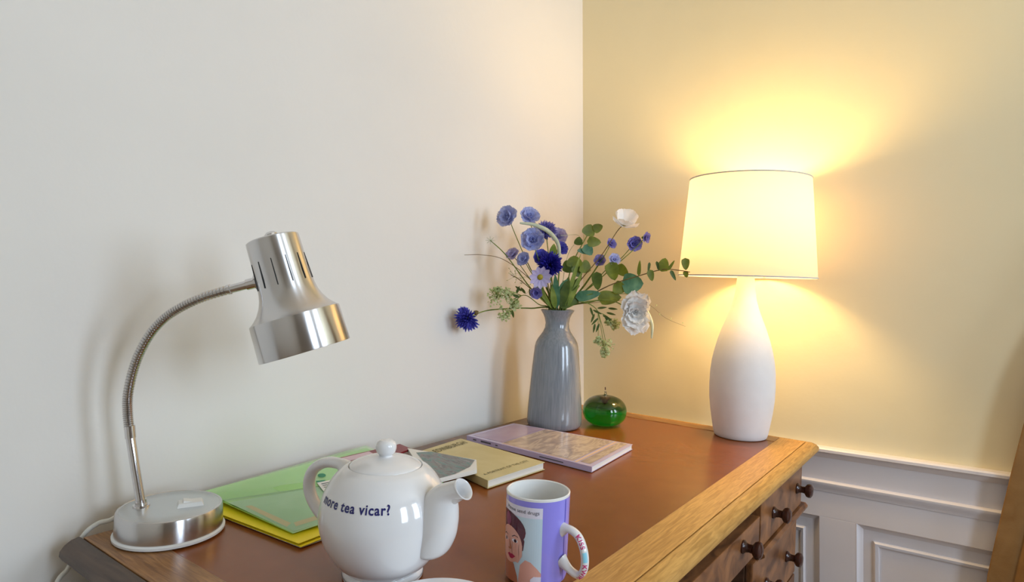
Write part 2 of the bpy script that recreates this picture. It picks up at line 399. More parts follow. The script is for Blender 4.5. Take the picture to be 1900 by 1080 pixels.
mb.hexa([LW(.014, L0, 0), LW(3.9, L0, 0), LW(3.9, L0, .015), LW(.014, L0, .015)], [LW(.014, L0+.14, 0), LW(3.9, L0+.14, 0), LW(3.9, L0+.14, .015), LW(.014, L0+.14, .015)])
struct(build('baseboard_left', mb, M['dado'], bevel=.003))

# ------------------------------------------------------------------ desk
DZ = .76
XL, XR, YF, YB = -1.449, -.045, -.697, -.006
desk = thing('desk', 'old wooden pedestal desk with red leather top and turned knobs', 'desk', ((XL+XR)/2, -.36, 0))
DO = Vector(desk.location)
def dpart(name, mb, m, parent=None, **k): return build(name, mb, m, parent or desk, world=True, **k)
bw = .063
mb = MB().box((XL+bw, YF+bw, DZ-.02), (XR-.05, YB-.055, DZ-.0012)); dpart('leather_inset', mb, M['leather'], bevel=.0006)
mb = MB().box((XL+.0004, YF+.0004, DZ-.022), (XR-.0004, YF+bw-.0004, DZ)); dpart('front_border', mb, M['oak_front'], bevel=.0012)
mb = MB().box((XL+.0004, YF+bw, DZ-.022), (XL+bw-.0004, YB, DZ)); dpart('side_border', mb, M['oak_side'], bevel=.0012)
mb = MB().box((XR-.05+.0004, YF+bw, DZ-.022), (XR-.0004, YB, DZ)); dpart('side_border', mb, M['oak_side'], bevel=.0012)
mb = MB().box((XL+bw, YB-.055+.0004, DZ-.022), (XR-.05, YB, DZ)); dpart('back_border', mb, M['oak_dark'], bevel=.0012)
prof = [(.0012, DZ-.032), (.0012, DZ-.0008), (.004, DZ+.0004), (.013, DZ-.0015), (.022, DZ-.007), (.0275, DZ-.014), (.0285, DZ-.021), (.025, DZ-.027), (.016, DZ-.032)]
mb = MB(); rows = [[(XL-o, YF-o, z) for o, z in prof], [(XR+o, YF-o, z) for o, z in prof]]
mb.quadgrid([rows[0]+[rows[0][0]], rows[1]+[rows[1][0]]]); dpart('front_moulding', mb, M['oak_mould'], smooth=50)
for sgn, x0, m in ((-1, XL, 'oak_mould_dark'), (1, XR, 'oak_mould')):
    mb = MB(); rows = [[(x0+sgn*o, YF-o, z) for o, z in prof], [(x0+sgn*o, YB+.006, z) for o, z in prof]]
    mb.quadgrid([r+[r[0]] for r in rows]); mb.ngon(rows[1]); dpart('side_moulding', mb, M[m], smooth=50)
# body
FY = -.668      # front plane of carcass
mb = MB().box((XL+.012, FY+.004, .585), (XR+.018, YB-.01, DZ-.0325)); dpart('frieze_carcass', mb, M['carcass'], bevel=.001)
mb = MB().box((XL+.015, FY-.002, .60), (XR+.014, FY+.0035, DZ-.034)); dpart('recess_shadow', mb, M['gap_shadow'])  # near-black strip painted in for the shadow under the desk top
def knob(parent, x, z, y):
    mb = MB(); pr = [(0.0001, 0), (.0135, 0), (.0135, .003), (.0095, .007), (.008, .013), (.0085, .019), (.0155, .024), (.0175, .029), (.0165, .034), (.011, .0375), (0.0001, .0385)]
    mb.lathe(pr, 24)
    mb.v = [(v[0], -v[2], v[1]) for v in mb.v]
    mb.v = [(a+x, b+y, c+z) for a, b, c in mb.v]
    return dpart('knob', mb, M['knob'], parent, smooth=40)
def drawer(x0, x1, z0, z1, y0, knobs, kz=None):
    mb = MB().box((x0, y0, z0), (x1, y0+.03, z1)); d = dpart('drawer', mb, M['drawer'], bevel=.002)
    for kx in knobs: knob(d, kx, kz if kz else (z0+z1)/2, y0)
    return d
DY = -.689
drawer(-.405, -.030, .593, .700, DY, (-.305, -.083), .646)
drawer(-1.045, -.413, .593, .668, DY, (-.93, -.53), .64)
drawer(-1.432, -1.053, .593, .706, DY, (-1.36, -1.13), .646)
for x0, x1 in ((-.405, -.030), (-1.432, -1.053)):
    mb = MB(); pf = [(0, .590), (.028, .590), (.034, .584), (.034, .579), (.026, .573), (.018, .570), (0, .570)]
    r = [[(x, FY+.002-o, z) for o, z in pf] for x in (x0-.002, x1+.028)]
    mb.quadgrid([q+[q[0]] for q in r]); mb.ngon(r[0]); mb.ngon(r[1]); dpart('waist_moulding', mb, M['drawer'], smooth=40)
    mb = MB().box((x0-.03, FY, .06), (x1+.006, YB-.05, .5695)); dpart('pedestal', mb, M['carcass'], bevel=.003)
    mb = MB().box((x0-.035, FY-.012, 0), (x1+.012, YB-.045, .0595)); dpart('plinth', mb, M['carcass'], bevel=.004)
    for z0, z1 in ((.415, .562), (.245, .409), (.072, .239)):
        drawer(x0+.004, x1-.01, z0, z1, FY-.014, (x0+.085, x1-.105), z0+.071 if z0 > .4 else None)
    mb = MB().box((x0-.030, FY-.016, .0605), (x0+.002, FY-.0005, .5690)); dpart('corner_post', mb, M['drawer'], bevel=.004)

# ------------------------------------------------------------------ table lamp (lit)
lamp = thing('table_lamp', 'lit table lamp with white bottle-shaped base and cream drum shade', 'lamp', LAMP)
k = 1.455e-3
prof = [(.0001, 0), (.066, 0), (.0685, .002), (.0715, .012), (.0755, .035), (.0805, .065), (.0845, .10), (.0855, .135), (.0845, .17), (.081, .20), (.076, .225), (.068, .255), (.057, .287), (.0465, .313), (.037, .338), (.030, .362), (.0255, .39), (.0225, .42), (.0215, .44), (.016, .444), (.0001, .444)]
prof = [(r*.975, z) for r, z in prof]
mb = MB().lathe(prof, 72); build('lamp_base', mb, M['plaster'], lamp, smooth=50)
ZB, ZT = .424, .680
mb = MB(); rb, rt = .1735, .1525
mb.lathe([(rb, ZB), (rb-(rb-rt)*.5, (ZB+ZT)/2), (rt, ZT)], 96)
sh = build('lamp_shade', mb, M['shade'], lamp, smooth=60)
for r, z in ((rb, ZB), (rt, ZT)):
    mb = MB(); mb.lathe([(r+.0012, z-.0014), (r+.0016, z), (r+.0012, z+.0018), (r-.001, z+.0018), (r-.001, z-.0014), (r+.0012, z-.0014)], 96); build('shade_trim', mb, M['shade_trim'], sh, smooth=50)
mb = MB().lathe([(.010, .443), (.010, .495), (.015, .496), (.015, .53), (.0001, .53)], 24); hold = build('bulb_holder', mb, M['brass'], lamp, smooth=40)
mb = MB()
for a in (0, 2*PI/3, 4*PI/3):
    mb.tube([(.017*math.cos(a), .017*math.sin(a), .50), (rb*.98*math.cos(a), rb*.98*math.sin(a), ZB+.004)], .0015, 6)
build('shade_carrier', mb, M['brass'], lamp)

# ------------------------------------------------------------------ desk lamp
BC = Vector((-1.358, -.0785, DZ+.0006))
dl = thing('desk_lamp', 'brushed aluminium desk lamp with bendy gooseneck and bell head', 'lamp', BC)
mb = MB().lathe([(.0001, 0), (.0735, 0), (.0765, .0015), (.0768, .005), (.0745, .007), (.0001, .007)], 72); build('rubber_foot', mb, M['white_plastic'], dl, smooth=40)
mb = MB().lathe([(.0735, .0065), (.0738, .008), (.0728, .036), (.0715, .0392), (.069, .0400), (.0682, .0392), (.0674, .0392), (.0665, .0398), (.04, .0404), (.0001, .0406)], 96, [0]*6+[1]*3)
build('lamp_base', mb, [M['alu'], M['alu_top']], dl, smooth=35)
sw = G(353, 935, .802)
mb = MB(); hx, hy = .0185, .0125
sz = .0402
mb.hexa([(-hx, -hy, 0), (hx, -hy, 0), (hx, hy, 0), (-hx, hy, 0)], [(-hx*.86, -hy*.8, .006), (hx*.86, -hy*.8, .006), (hx*.86, hy*.8, .006), (-hx*.86, hy*.8, .006)])
mb.hexa([(-hx*.55, -hy*.7, .006), (hx*.55, -hy*.7, .006), (hx*.55, hy*.7, .006), (-hx*.55, hy*.7, .006)], [(-hx*.5, -hy*.6, .0095), (.1*hx, -hy*.6, .0068), (.1*hx, hy*.6, .0068), (-hx*.5, hy*.6, .0095)])
mb2 = MB(); mb2.v = mb.v; mb2.f = mb.f; mb2.m = mb.m
build('rocker_switch', mb2, M['white_plastic'], dl, M4=Matrix.Translation((sw.x-BC.x, sw.y-BC.y, sz)) @ Matrix.Rotation(math.radians(-25), 4, 'Z'), bevel=.0008)
d0 = depth(G(262, 940, .80)); d1 = .945
def gp(x, y, t): return D(x, y, d0+(d1-d0)*t)
st0 = G(262, 941, .8)
mb = MB(); mb.tube([st0+Vector((0, 0, -.002)), st0+Vector((0, 0, .004))], [.0125, .0115], 24); mb.tube([st0+Vector((0, 0, .004)), st0+Vector((-.001, 0, .012))], [.0085, .0075], 24)
build('neck_collar', mb, M['chrome'], dl, world=True, smooth=40)
mb = MB(); pA = gp(241, 803, .1); mb.tube([st0+Vector((-.001, 0, .010)), st0.lerp(pA, .5), pA], .0066, 20)
pA2 = gp(240.5, 790, .11); mb.tube([st0.lerp(pA, .93), pA2], .0076, 20)
build('neck_rod', mb, M['chrome'], dl, world=True, smooth=40)
path = [(240, 796), (237, 765), (237.5, 733), (246, 692), (259, 655.6), (279.6, 619), (305.6, 590.7), (336.7, 570), (375.6, 552), (427, 536.5)]
pts = smooth_path([gp(x, y, .1+.9*i/9) for i, (x, y) in enumerate(path)], 64)
rad = [.0058+.0013*(1 if (i % 8) in (1, 2, 3, 4, 5) else 0) for i in range(len(pts))]
mb = MB().tube(pts, rad, 16); build('gooseneck', mb, M['steel'], dl, world=True, smooth=25)
pB = gp(424, 537.5, 1); pC = gp(478, 523.5, 1)
mb = MB(); ln = (pC-pB)
mb.tube([pB, pB+ln*.08, pB+ln*.1, pB+ln*.62, pB+ln*.64, pB+ln*.96], [.0078, .0078, .0066, .0066, .0084, .0084], 20)
mb.tube([pB+ln*.96, pB+ln*1.02], [.0125, .0125], 20)
build('neck_sleeve', mb, M['chrome'], dl, world=True, smooth=35)
hT = D(504.5, 441.5, d1); hB = D(567, 652, d1+.004); ax = (hB-hT); HL = ax.length; ax.normalize()
q = Vector((0, 0, 1)).rotation_difference(-ax)
rfac = d1/FPX
hp = [(0, .0), (44, .3), (47.5, 2.5), (48, 8), (48.5, 40), (49.5, 75), (51, 97), (53.5, 110), (58, 122), (65, 134), (73, 143), (79, 148), (82, 150), (82.4, 152), (84, 217), (83.5, 218.5), (82, 217), (80.4, 153), (72, 145), (56, 122), (48.5, 97), (46, 40), (45.5, 6), (0, 5)]
pr = [(max(r*rfac, 1e-4), -zz*HL/219) for r, zz in hp]
mb = MB().lathe(pr, 96, [0]*15+[1]*8)
HM = Matrix.Translation(hT-BC) @ q.to_matrix().to_4x4()
head = build('lamp_head', mb, [M['alu'], M['white_plastic']], dl, M4=HM, smooth=28)
# vent slots round the head, seen as dark slits
camdir = (HM.inverted() @ (CAM-BC)); a0 = math.atan2(camdir.y, camdir.x)
slot = MB()
# the head's local x,y frame: find the sign so the slots lean with the picture
for i in range(12):
    a = a0+math.radians(-44+i*30)
    c, s_ = math.cos(a), math.sin(a)
    r1, r2 = 48.6*rfac, 49.9*rfac
    z1, z2 = -41*HL/219, -90*HL/219
    w = .0006
    t = Vector((-s_, c, 0))*w
    n = Vector((c, s_, 0))
    A = n*(r1-.0005)+Vector((0, 0, z1)); B = n*(51.3*rfac-.0005)+Vector((0, 0, z2))
    slot.hexa([A-t, A+t, B+t, B-t], [A-t+n*.0009, A+t+n*.0009, B+t+n*.0009, B-t+n*.0009])
build('vent_slots', slot, M['black'], head)
mb = MB().lathe([(.0001, .0095), (.006, .009), (.0095, .006), (.0098, .003), (.006, .0015), (.005, -.001)], 24)
build('cap_screw', mb, M['chrome'], head, smooth=40)
mb = MB().lathe([(.0001, -.03), (.014, -.03), (.014, -.07), (.022, -.09), (.03, -.115), (.027, -.135), (.015, -.147), (.0001, -.15)], 24)
build('bulb', mb, M['white_plastic'], head, smooth=40)
# cable down behind the desk
c1 = G(212, 962, DZ+.018); c0 = G(236, 950, DZ+.02)
cb = smooth_path([BC+Vector((-.035, .060, .012)), G(222, 957, DZ+.017), G(203, 966, DZ+.014), Vector((-1.424, .010, DZ+.009)), Vector((-1.440, .020, DZ-.008)), Vector((-1.456, .024, DZ-.05)), Vector((-1.478, .022, .66)), Vector((-1.49, .018, .40)), Vector((-1.48, .018, .02))], 8)
mb = MB().tube(cb, .0036, 10); build('power_cable', mb, M['cream_plastic'], dl, world=True, smooth=60)

# ------------------------------------------------------------------ teapot
TC = G(710.5, 1063.5, DZ)
tp = thing('teapot', 'round white china teapot lettered "more tea vicar?" in navy', 'teapot', TC)
tprof = [(.0001, .006), (.040, .006), (.046, .008), (.056, .0155), (.067, .028), (.0765, .044), (.083, .061), (.0858, .077), (.0845, .094), (.0790, .113), (.0695, .130), (.060, .1405), (.0530, .1450), (.0490, .1468), (.0485, .1455), (.0475, .1450)]
def pr_at(z):
    P = [(p.x, p.z) for p in tsm if p.z > .02]
    for (r0, z0), (r1, z1) in zip(P, P[1:]):
        if z0 <= z <= z1: return r0+(r1-r0)*(z-z0)/(z1-z0)
    return P[-1][0]
tsm = smooth_path([(r, 0, z) for r, z in tprof[2:-2]], 5)
tprof2 = tprof[:2]+[(p.x, p.z) for p in tsm]+tprof[-2:]
mb = MB().lathe(tprof2, 96); build('body', mb, M['porcelain'], tp, smooth=60)
mb = MB().lathe([(.036, .012), (.044, .010), (.050, .006), (.0525, .003), (.0535, .0045), (.0528, .0075), (.047, .0125), (.042, .0155)], 72)
mb.lathe([(.0001, 0), (.050, 0), (.0532, .001), (.0538, .004)], 72); build('foot', mb, M['porcelain'], tp, smooth=60)
lp = smooth_path([(r, 0, z) for r, z in [(.0475, .1455), (.0468, .1475), (.042, .1508), (.032, .1546), (.020, .1570), (.0115, .1580), (.0090, .1588), (.0090, .1605), (.0122, .1640), (.0138, .1695), (.0130, .1755), (.0085, .1798), (.0001, .1812)]], 4)
mb = MB().lathe([(p.x, p.z) for p in lp[:24]], 72)
lid = build('lid', mb, M['porcelain'], tp, smooth=60)
mb = MB().lathe([(p.x, p.z) for p in lp[22:]], 48); build('lid_knob', mb, M['porcelain'], lid, smooth=60)
fr = (RT*math.cos(math.radians(28))-Vector((FW.x, FW.y, 0)).normalized()*math.sin(math.radians(28))).normalized()   # spout heading
sd = fr.cross(Vector((0, 0, 1)))
def sp(a, z): return fr*a+Vector((0, 0, z))
def hpx(x, y):
    """where the line of sight meets the upright plane through the spout and handle"""
    d = ray(x, y); return CAM+d*((TC-CAM).dot(sd)/d.dot(sd))-TC
secs = [((782, 1022), (790, 1032), .006), ((774, 1014), (808, 1036), .018), ((772, 1000), (827, 1026), .0235), ((775, 980), (840, 1002), .026), ((778, 960), (845.5, 975), .0255), ((782, 941), (847, 951), .023),
        ((788, 924), (846.5, 937), .0205), ((798, 909), (847, 929.5), .018), ((814, 899), (851, 925.5), .0158), ((832, 894), (859.5, 925.5), .0142), ((848, 890), (869.5, 927), .0142)]
In = smooth_path([hpx(*a_[0]) for a_ in secs], 4); Ou = smooth_path([hpx(*a_[1]) for a_ in secs], 4); Bs = smooth_path([(a_[2], 0, 0) for a_ in secs], 4)
rows = []
for i_, o_, b_w in zip(In, Ou, Bs):
    c = (i_+o_)/2; A = (o_-i_)/2
    rows.append([c+A*math.cos(2*PI*k_/36)+sd*math.sin(2*PI*k_/36)*b_w.x for k_ in range(36)])
tt = A.cross(sd).normalized()
if tt.dot(fr) < 0: tt = -tt
def shrink(row, c, f, off): return [c+(q_-c)*f+off for q_ in row]
rows += [shrink(rows[-1], c, 1.05, tt*.0014), shrink(rows[-1], c, .99, tt*.0026), shrink(rows[-1], c, .86, tt*.0012), shrink(rows[-1], c, .74, -tt*.006), shrink(rows[-1], c-tt*.016-Vector((0, 0, .003)), .6, -tt*.016)]
mb = MB(); mb.quadgrid(rows, True); mb.ngon(rows[-1]); mb.ngon(rows[0], 0, True); build('spout', mb, M['porcelain'], tp, smooth=60)
hpts = smooth_path([hpx(648, 872), hpx(632, 861), hpx(606, 858), hpx(583, 870), hpx(574, 892), hpx(576, 915), hpx(586, 938), hpx(600, 957), hpx(618, 972)], 6)
rows = []; n = len(hpts)
for i, p in enumerate(hpts):
    t = (hpts[min(i+1, n-1)]-hpts[max(i-1, 0)]).normalized(); w = t.cross(sd).normalized()
    e = 1+.5*max(0, 1-i/6)+.3*max(0, 1-(n-1-i)/6)
    rows.append([p+w*math.cos(2*PI*k_/24)*.0075*e+sd*math.sin(2*PI*k_/24)*.0095*e for k_ in range(24)])
mb = MB(); mb.quadgrid(rows, True); mb.ngon(rows[0], 0, True); mb.ngon(rows[-1]); build('handle', mb, M['porcelain'], tp, smooth=60)
# lettering wrapped round the body
view = math.atan2(CAM.y-TC.y, CAM.x-TC.x)
def wrap_pot(th_end, zc):
    def f(co):
        z = zc+co.y; r = pr_at(z)+.0005
        th = th_end+co.x/.0835
        return Vector((r*math.cos(th), r*math.sin(th), z))
    return f
me = text_mesh('more tea vicar?', .0158, space=1.12, bold=.00035)
wid = max(v.co.x for v in me.vertices)
map_mesh(me, wrap_pot(view+math.radians(5)-wid/.0835, .1085), M['navy'], cuts=1)
link('lettering', me, tp)

# ------------------------------------------------------------------ mug
MC = G(999, 907.5, .878); MC.z = DZ
mug = thing('mug', 'tall lilac mug with a portrait print and white handle', 'mug', MC)
MH = .118; MR = .0430
rmug = lambda z: MR*(.955+.045*(z/MH))
mprof = [(.0001, .003), (.030, .003), (.032, 0), (.035, 0), (.037, .0015), (rmug(.006)-.0008, .005), (rmug(.010), .010), (rmug(.06), .06), (rmug(MH-.0035), MH-.0035), (rmug(MH)-.0001, MH-.0028), (rmug(MH), MH-.001), (MR-.0012, MH), (MR-.0028, MH-.001), (MR-.0035, MH-.006), (MR-.006, .02), (MR-.011, .009), (.0001, .007)]
mb = MB().lathe(mprof, 96, [1]*5+[0]*3+[1]*8); build('body', mb, [M['lilac'], M['porcelain_in']], mug, smooth=50)
mview = math.atan2(CAM.y-MC.y, CAM.x-MC.x)
def wrapmug(a, z, o=0.0003):
    r = rmug(z)+o; return Vector((r*math.cos(mview+a), r*math.sin(mview+a), z))
def patch(name, poly, m, o, parent=mug):
    """poly in (angle in degrees, height in mm) on the mug's face, subdivided so it follows the curve"""
    bm = bmesh.new(); vs = [bm.verts.new((a, z, 0)) for a, z in poly]; bm.faces.new(vs)
    lo = min(p[0] for p in poly); hi = max(p[0] for p in poly); x = math.floor(lo/4)*4+4
    while x < hi:
        bmesh.ops.bisect_plane(bm, geom=list(bm.verts)+list(bm.edges)+list(bm.faces), plane_co=(x, 0, 0), plane_no=(1, 0, 0)); x += 4
    for v in bm.verts: v.co = wrapmug(math.radians(v.co.x), v.co.y/1000, o)
    bmesh.ops.recalc_face_normals(bm, faces=bm.faces)
    me = bpy.data.meshes.new(name); bm.to_mesh(me); bm.free(); me.materials.append(m); return link(name, me, parent)
def ell(ca, cz, ra_, rz_, n=20, rot=0, a0=0, a1=360):
    out = []
    for i in range(n):
        t = math.radians(a0+(a1-a0)*i/n); x, y = ra_*math.cos(t), rz_*math.sin(t)
        out.append((ca+x*math.cos(rot)-y*math.sin(rot)*1.38, cz+x*math.sin(rot)/1.38+y*math.cos(rot)))
    return out
pic = patch('picture', [(-118, 5), (9, 5), (9, 107), (-118, 107)], M['p_white'], .0002)
patch('backdrop', [(-118, 5), (9, 5), (9, 93), (-118, 93)], M['p_bg'], .00035, pic)
patch('shoulder', [(-34, 5), (9, 5), (9, 22), (2, 28), (-10, 36), (-20, 38), (-30, 30)], M['p_skin'], .0005, pic)
patch('arm', [(-118, 5), (-34, 5), (-36, 14), (-44, 28), (-60, 40), (-118, 42)], M['p_skin2'], .0005, pic)
patch('hair', ell(-66, 73, 46, 23, 28), M['p_hair'], .0006, pic)
patch('hair', [(-40, 62), (-27, 70), (-22, 62), (-24, 50), (-33, 44)], M['p_hair'], .0006, pic)
patch('hair_light', ell(-62, 85, 9, 9, 16), M['p_hair2'], .0007, pic)
patch('face', ell(-56, 53, 30, 24, 28, .05), M['p_skin'], .0008, pic)
patch('face', [(-50, 33), (-34, 32), (-26, 42), (-26, 56), (-60, 60), (-70, 50)], M['p_skin'], .0008, pic)
for a_, z_, w_ in ((-70, 57, 7), (-42, 59.5, 7)):
    patch('eye', ell(a_, z_, w_, 2.3, 14), M['p_white'], .0010, pic); patch('iris', ell(a_+1.2, z_, 3.2, 2.2, 12), M['p_dark'], .0011, pic)
    patch('eyebrow', [(a_-8, z_+4.5), (a_-1, z_+7.6), (a_+7, z_+6.2), (a_+8, z_+5.4), (a_, z_+6.5), (a_-7, z_+3.9)], M['p_dark'], .0010, pic)
patch('nose', [(-57, 58), (-55, 58), (-50, 47.5), (-53, 45.8), (-60, 46.3), (-60, 47.5), (-55, 48)], M['p_skin2'], .0010, pic)
patch('lips', [(-62, 38.5), (-56, 41.2), (-52, 40.2), (-48, 41.2), (-40, 39.2), (-48, 34.6), (-54, 34.4)], M['p_lip'], .0010, pic)
patch('cloth', [(-10, 5), (9, 5), (9, 18), (-4, 18), (-10, 14)], M['p_white'], .0009, pic)
me = text_mesh('Please send drugs', .0068, space=1.05)
wid = max(v.co.x for v in me.vertices)
map_mesh(me, lambda co: wrapmug((co.x-wid)/MR+math.radians(3), .0985+co.y, .0006), M['grey_ink'], cuts=1); link('lettering', me, pic)
patch('reflection_line', [(56.6, 8), (58, 8), (58, MH*1000-5), (56.6, MH*1000-5)], M['lilac_d'], .0003)  # darker strip on the glaze, a reflection painted as colour
# handle
ha = mview+math.radians(54); hd = Vector((math.cos(ha), math.sin(ha), 0)); hs = Vector((-math.sin(ha), math.cos(ha), 0))
def hpnt(a, z): return hd*a+Vector((0, 0, z))
hp_ = smooth_path([hpnt(MR-.003, .0755), hpnt(MR+.010, .0775), hpnt(MR+.0225, .0720), hpnt(MR+.0300, .0600), hpnt(MR+.0335, .0460), hpnt(MR+.0325, .0320), hpnt(MR+.0255, .0225), hpnt(MR+.013, .0245), hpnt(MR-.003, .0335)], 6)
rows = []; n = len(hp_)
for i, p in enumerate(hp_):
    t = (hp_[min(i+1, n-1)]-hp_[max(i-1, 0)]).normalized(); w = t.cross(hs).normalized()
    e0 = max(0, 1-i/6); e1 = max(0, 1-(n-1-i)/6)
    rows.append([p+w*math.cos(2*PI*k_/20)*(.0048+.006*(e0**2+e1**2))+hs*math.sin(2*PI*k_/20)*(.0060+.002*(e0**2+e1**2)) for k_ in range(20)])
mb = MB(); mb.quadgrid(rows, True); mb.ngon(rows[0], 0, True); mb.ngon(rows[-1]); hnd = build('handle', mb, M['porcelain'], mug, smooth=60)
# KISS / KWIK down the outer face of the handle
def on_handle(s, across, o=.0004):
    # s: 0..1 along the handle path
    x = s*(n-1); i = min(int(x), n-2); f = x-i
    p = hp_[i].lerp(hp_[i+1], f); t = (hp_[i+1]-hp_[i]).normalized(); w = t.cross(hs).normalized()
    if w.dot(hd) < 0 and s < .6: w = -w
    if s >= .6 and w.z > 0 and w.dot(hd) < 0: w = -w
    ang = across/.0055
    return p+w*math.cos(ang)*(.0048+o)+hs*math.sin(ang)*(.0060+o)
hl = sum((hp_[i+1]-hp_[i]).length for i in range(n-1))
sgn_h = 1
for body, s0, m in (('KISS', .24, 'pink_ink'), ('KWIK', .545, 'pink_ink')):
    me = text_mesh(body, .0086, space=1.1, bold=.0002)
    map_mesh(me, lambda co: on_handle(s0+co.x/hl, co.y-.0080), M[m], cuts=1); link('lettering', me, hnd)
mb = MB(); mb.quadgrid([[on_handle(s, a_, .0003) for a_ in (-.0075, -.0055, -.0035, -.0015)] for s in [.425+.1*i/6 for i in range(7)]]); build('blue_motif', mb, M['cyan_ink'], hnd)

# ------------------------------------------------------------------ plate
PC = G(815, 1133, DZ+.014); PC.z = DZ
mb = MB().lathe([(.0001, .003), (.040, .003), (.043, 0), (.047, 0), (.050, .004), (.062, .0065), (.0765, .0125), (.0785, .0143), (.0775, .0155), (.075, .0150), (.060, .0095), (.050, .0065), (.0001, .006)], 96)
tag(build('plate', mb, M['porcelain'], None, loc=PC, smooth=50), 'small plain white plate in front of the teapot, rim just in view', 'plate')

# ------------------------------------------------------------------ vase
VA = G(1028, 790.5, DZ)
vase = thing('vase', 'tall grey glazed stoneware vase with flared neck', 'vase', VA)
kk = depth(VA)/FPX
vp = [(0, 0), (44, 0), (47.5, 1.5), (50.3, 6), (50.8, 14), (50, 34), (47.6, 66), (45.2, 96), (42.2, 128), (40.2, 146), (38.4, 153), (34.8, 160), (29.5, 167), (25.5, 173), (22.6, 180), (21.8, 188), (23.5, 197), (26.6, 204), (30.2, 209.5), (31.2, 211.5), (30.4, 212.5), (28.8, 211.5), (24, 202), (20.6, 190), (20.6, 180), (24, 171), (36, 155), (38, 146), (45, 60), (46, 20), (40, 6), (0, 6)]
zf = 1.018
mb = MB().lathe([(max(r*kk, 1e-4), z*kk*zf) for r, z in vp], 80, [0]*19+[0]*12)
build('body', mb, M['glaze'], vase, smooth=50)
MOUTH = VA+Vector((0, 0, 209*kk*zf))

# ------------------------------------------------------------------ flowers (each stem is its own thing standing in the vase)
WALLY = P0.y
def fpos(x, y, near=0):
    """point in front of the vase's own depth, kept clear of the left wall"""
    p = V(x, y, VA, near)
    lim = .012
    if p.y > lim:
        d = ray(x, y); p = CAM+d*((lim-CAM.y)/d.y)
    return p
def petal(L_, Wd, curl=.3, ruffle=0.0, seg=6, cup=.25):
    rows = []
    for i in range(seg+1):
        t = i/seg; wd = Wd*.5*(.22+.78*min(1, t/.62)**.9)*(1 if t < .75 else math.sqrt(max(0, 1-((t-.75)/.27)**2)))
        z = curl*L_*t*t; row = []
        for j in range(7):
            u = (j-3)/3
            row.append((L_*t*(1-.05*u*u*(t > .7))+ruffle*.35*L_*math.sin(j*2.1)*t*t, u*wd, z+cup*wd*u*u+ruffle*L_*math.sin(j*2.2+i*1.1)*t*t))
        rows.append(row)
    mb = MB(); mb.quadgrid(rows); return mb
PM = {}
def petal_mesh(key, m, *a):
    if key not in PM:
        o = petal(*a); me = bpy.data.meshes.new('petal'); me.from_pydata(o.v, [], o.f); me.materials.append(m)
        for p in me.polygons: p.use_smooth = True
        PM[key] = me
    return PM[key]
def frame_to(d, spin=0):
    return Vector((0, 0, 1)).rotation_difference(Vector(d).normalized()).to_matrix().to_4x4() @ Matrix.Rotation(spin, 4, 'Z')
def sub(name, me, root, mw):
    o = bpy.data.objects.new(name, me); COL.objects.link(o); o.parent = root; o.matrix_local = Matrix.Translation(-Vector(root.location)) @ mw; return o
def stem(root, pts, r=.0016, m='stem', sink=True, taper=.6):
    """stem from inside the vase through its mouth to the last point"""
    j = Vector((random.uniform(-.026, .026), random.uniform(-.026, .026), 0)); 
    tip = Vector(pts[0]); dirh = Vector((tip.x-MOUTH.x, tip.y-MOUTH.y, 0)); 
    if dirh.length > 1e-4: dirh.normalize()
    mouth = MOUTH+dirh*.022*random.uniform(.3, 1)+j*.25
    low = MOUTH+Vector((0, 0, -.12))-dirh*.012+j*.2
    P_ = smooth_path([low, mouth]+[Vector(p) for p in pts], 7); n_ = len(P_)
    mb = MB().tube(P_, [1.35*r*(1-(1-taper)*i/n_) for i in range(n_)], 7)
    build('stem', mb, M[m], root, world=True, smooth=60); return P_
def root_at(name, label, cat, group=None): return thing(name, label, cat, MOUTH+Vector((random.uniform(-.01, .01), random.uniform(-.01, .01), -.12)), 0, group)
FACE = (CAM-MOUTH).normalized()
PX = kk   # metres per photo pixel at the vase
def ruffle_flower(root, c, R, face, m, n1=9, n2=7, key='ruf'):
    F = frame_to(face, random.random()*6)
    pm = petal_mesh(key, M[m], 1, .95, .25, .09)
    for ring, (nn, sc, tilt) in enumerate(((n1, 1.1, .12), (n2, .85, .55), (5, .55, 1.0))):
        for i in range(nn):
            a = 2*PI*(i+ring*.5)/nn+random.uniform(-.15, .15)
            mw = Matrix.Translation(Vector(c)) @ F @ Matrix.Rotation(a, 4, 'Z') @ Matrix.Rotation(-tilt+random.uniform(-.15, .15), 4, 'Y') @ Matrix.Scale(R*sc, 4)
            sub('petal', pm, root, mw)
def spiky(root, c, R, face, m, n=130, cone=1.0, part='florets'):
    """a cornflower head: hundreds of thin florets, joined as one part"""
    F = frame_to(face); mb = MB()
    for i in range(n):
        ct = 1-(i+.5)/n*cone*1.35; th = i*2.39996; st = math.sqrt(max(0, 1-ct*ct))
        d = (F @ Vector((st*math.cos(th), st*math.sin(th), ct))).normalized()
        L_ = R*random.uniform(.75, 1.1); s_ = d.orthogonal().normalized(); s_.rotate(Quaternion(d, random.random()*6))
        b = Vector(c)+d*R*.15; w = R*.07; tipp = Vector(c)+d*L_
        mid = b.lerp(tipp, .7)
        s2_ = d.cross(s_)
        mb.ngon([b-s_*w*.5, b+s_*w*.5, mid+s_*w*1.2, tipp, mid-s_*w*1.2])
        mb.ngon([b-s2_*w*.5, b+s2_*w*.5, mid+s2_*w, tipp+s_*w, mid-s2_*w])
    me = bpy.data.meshes.new(part); me.from_pydata([tuple(Vector(v)-Vector(root.location)) for v in mb.v], [], mb.f); me.materials.append(M[m])
    o = link(part, me, root); o['kind'] = 'stuff'; return o
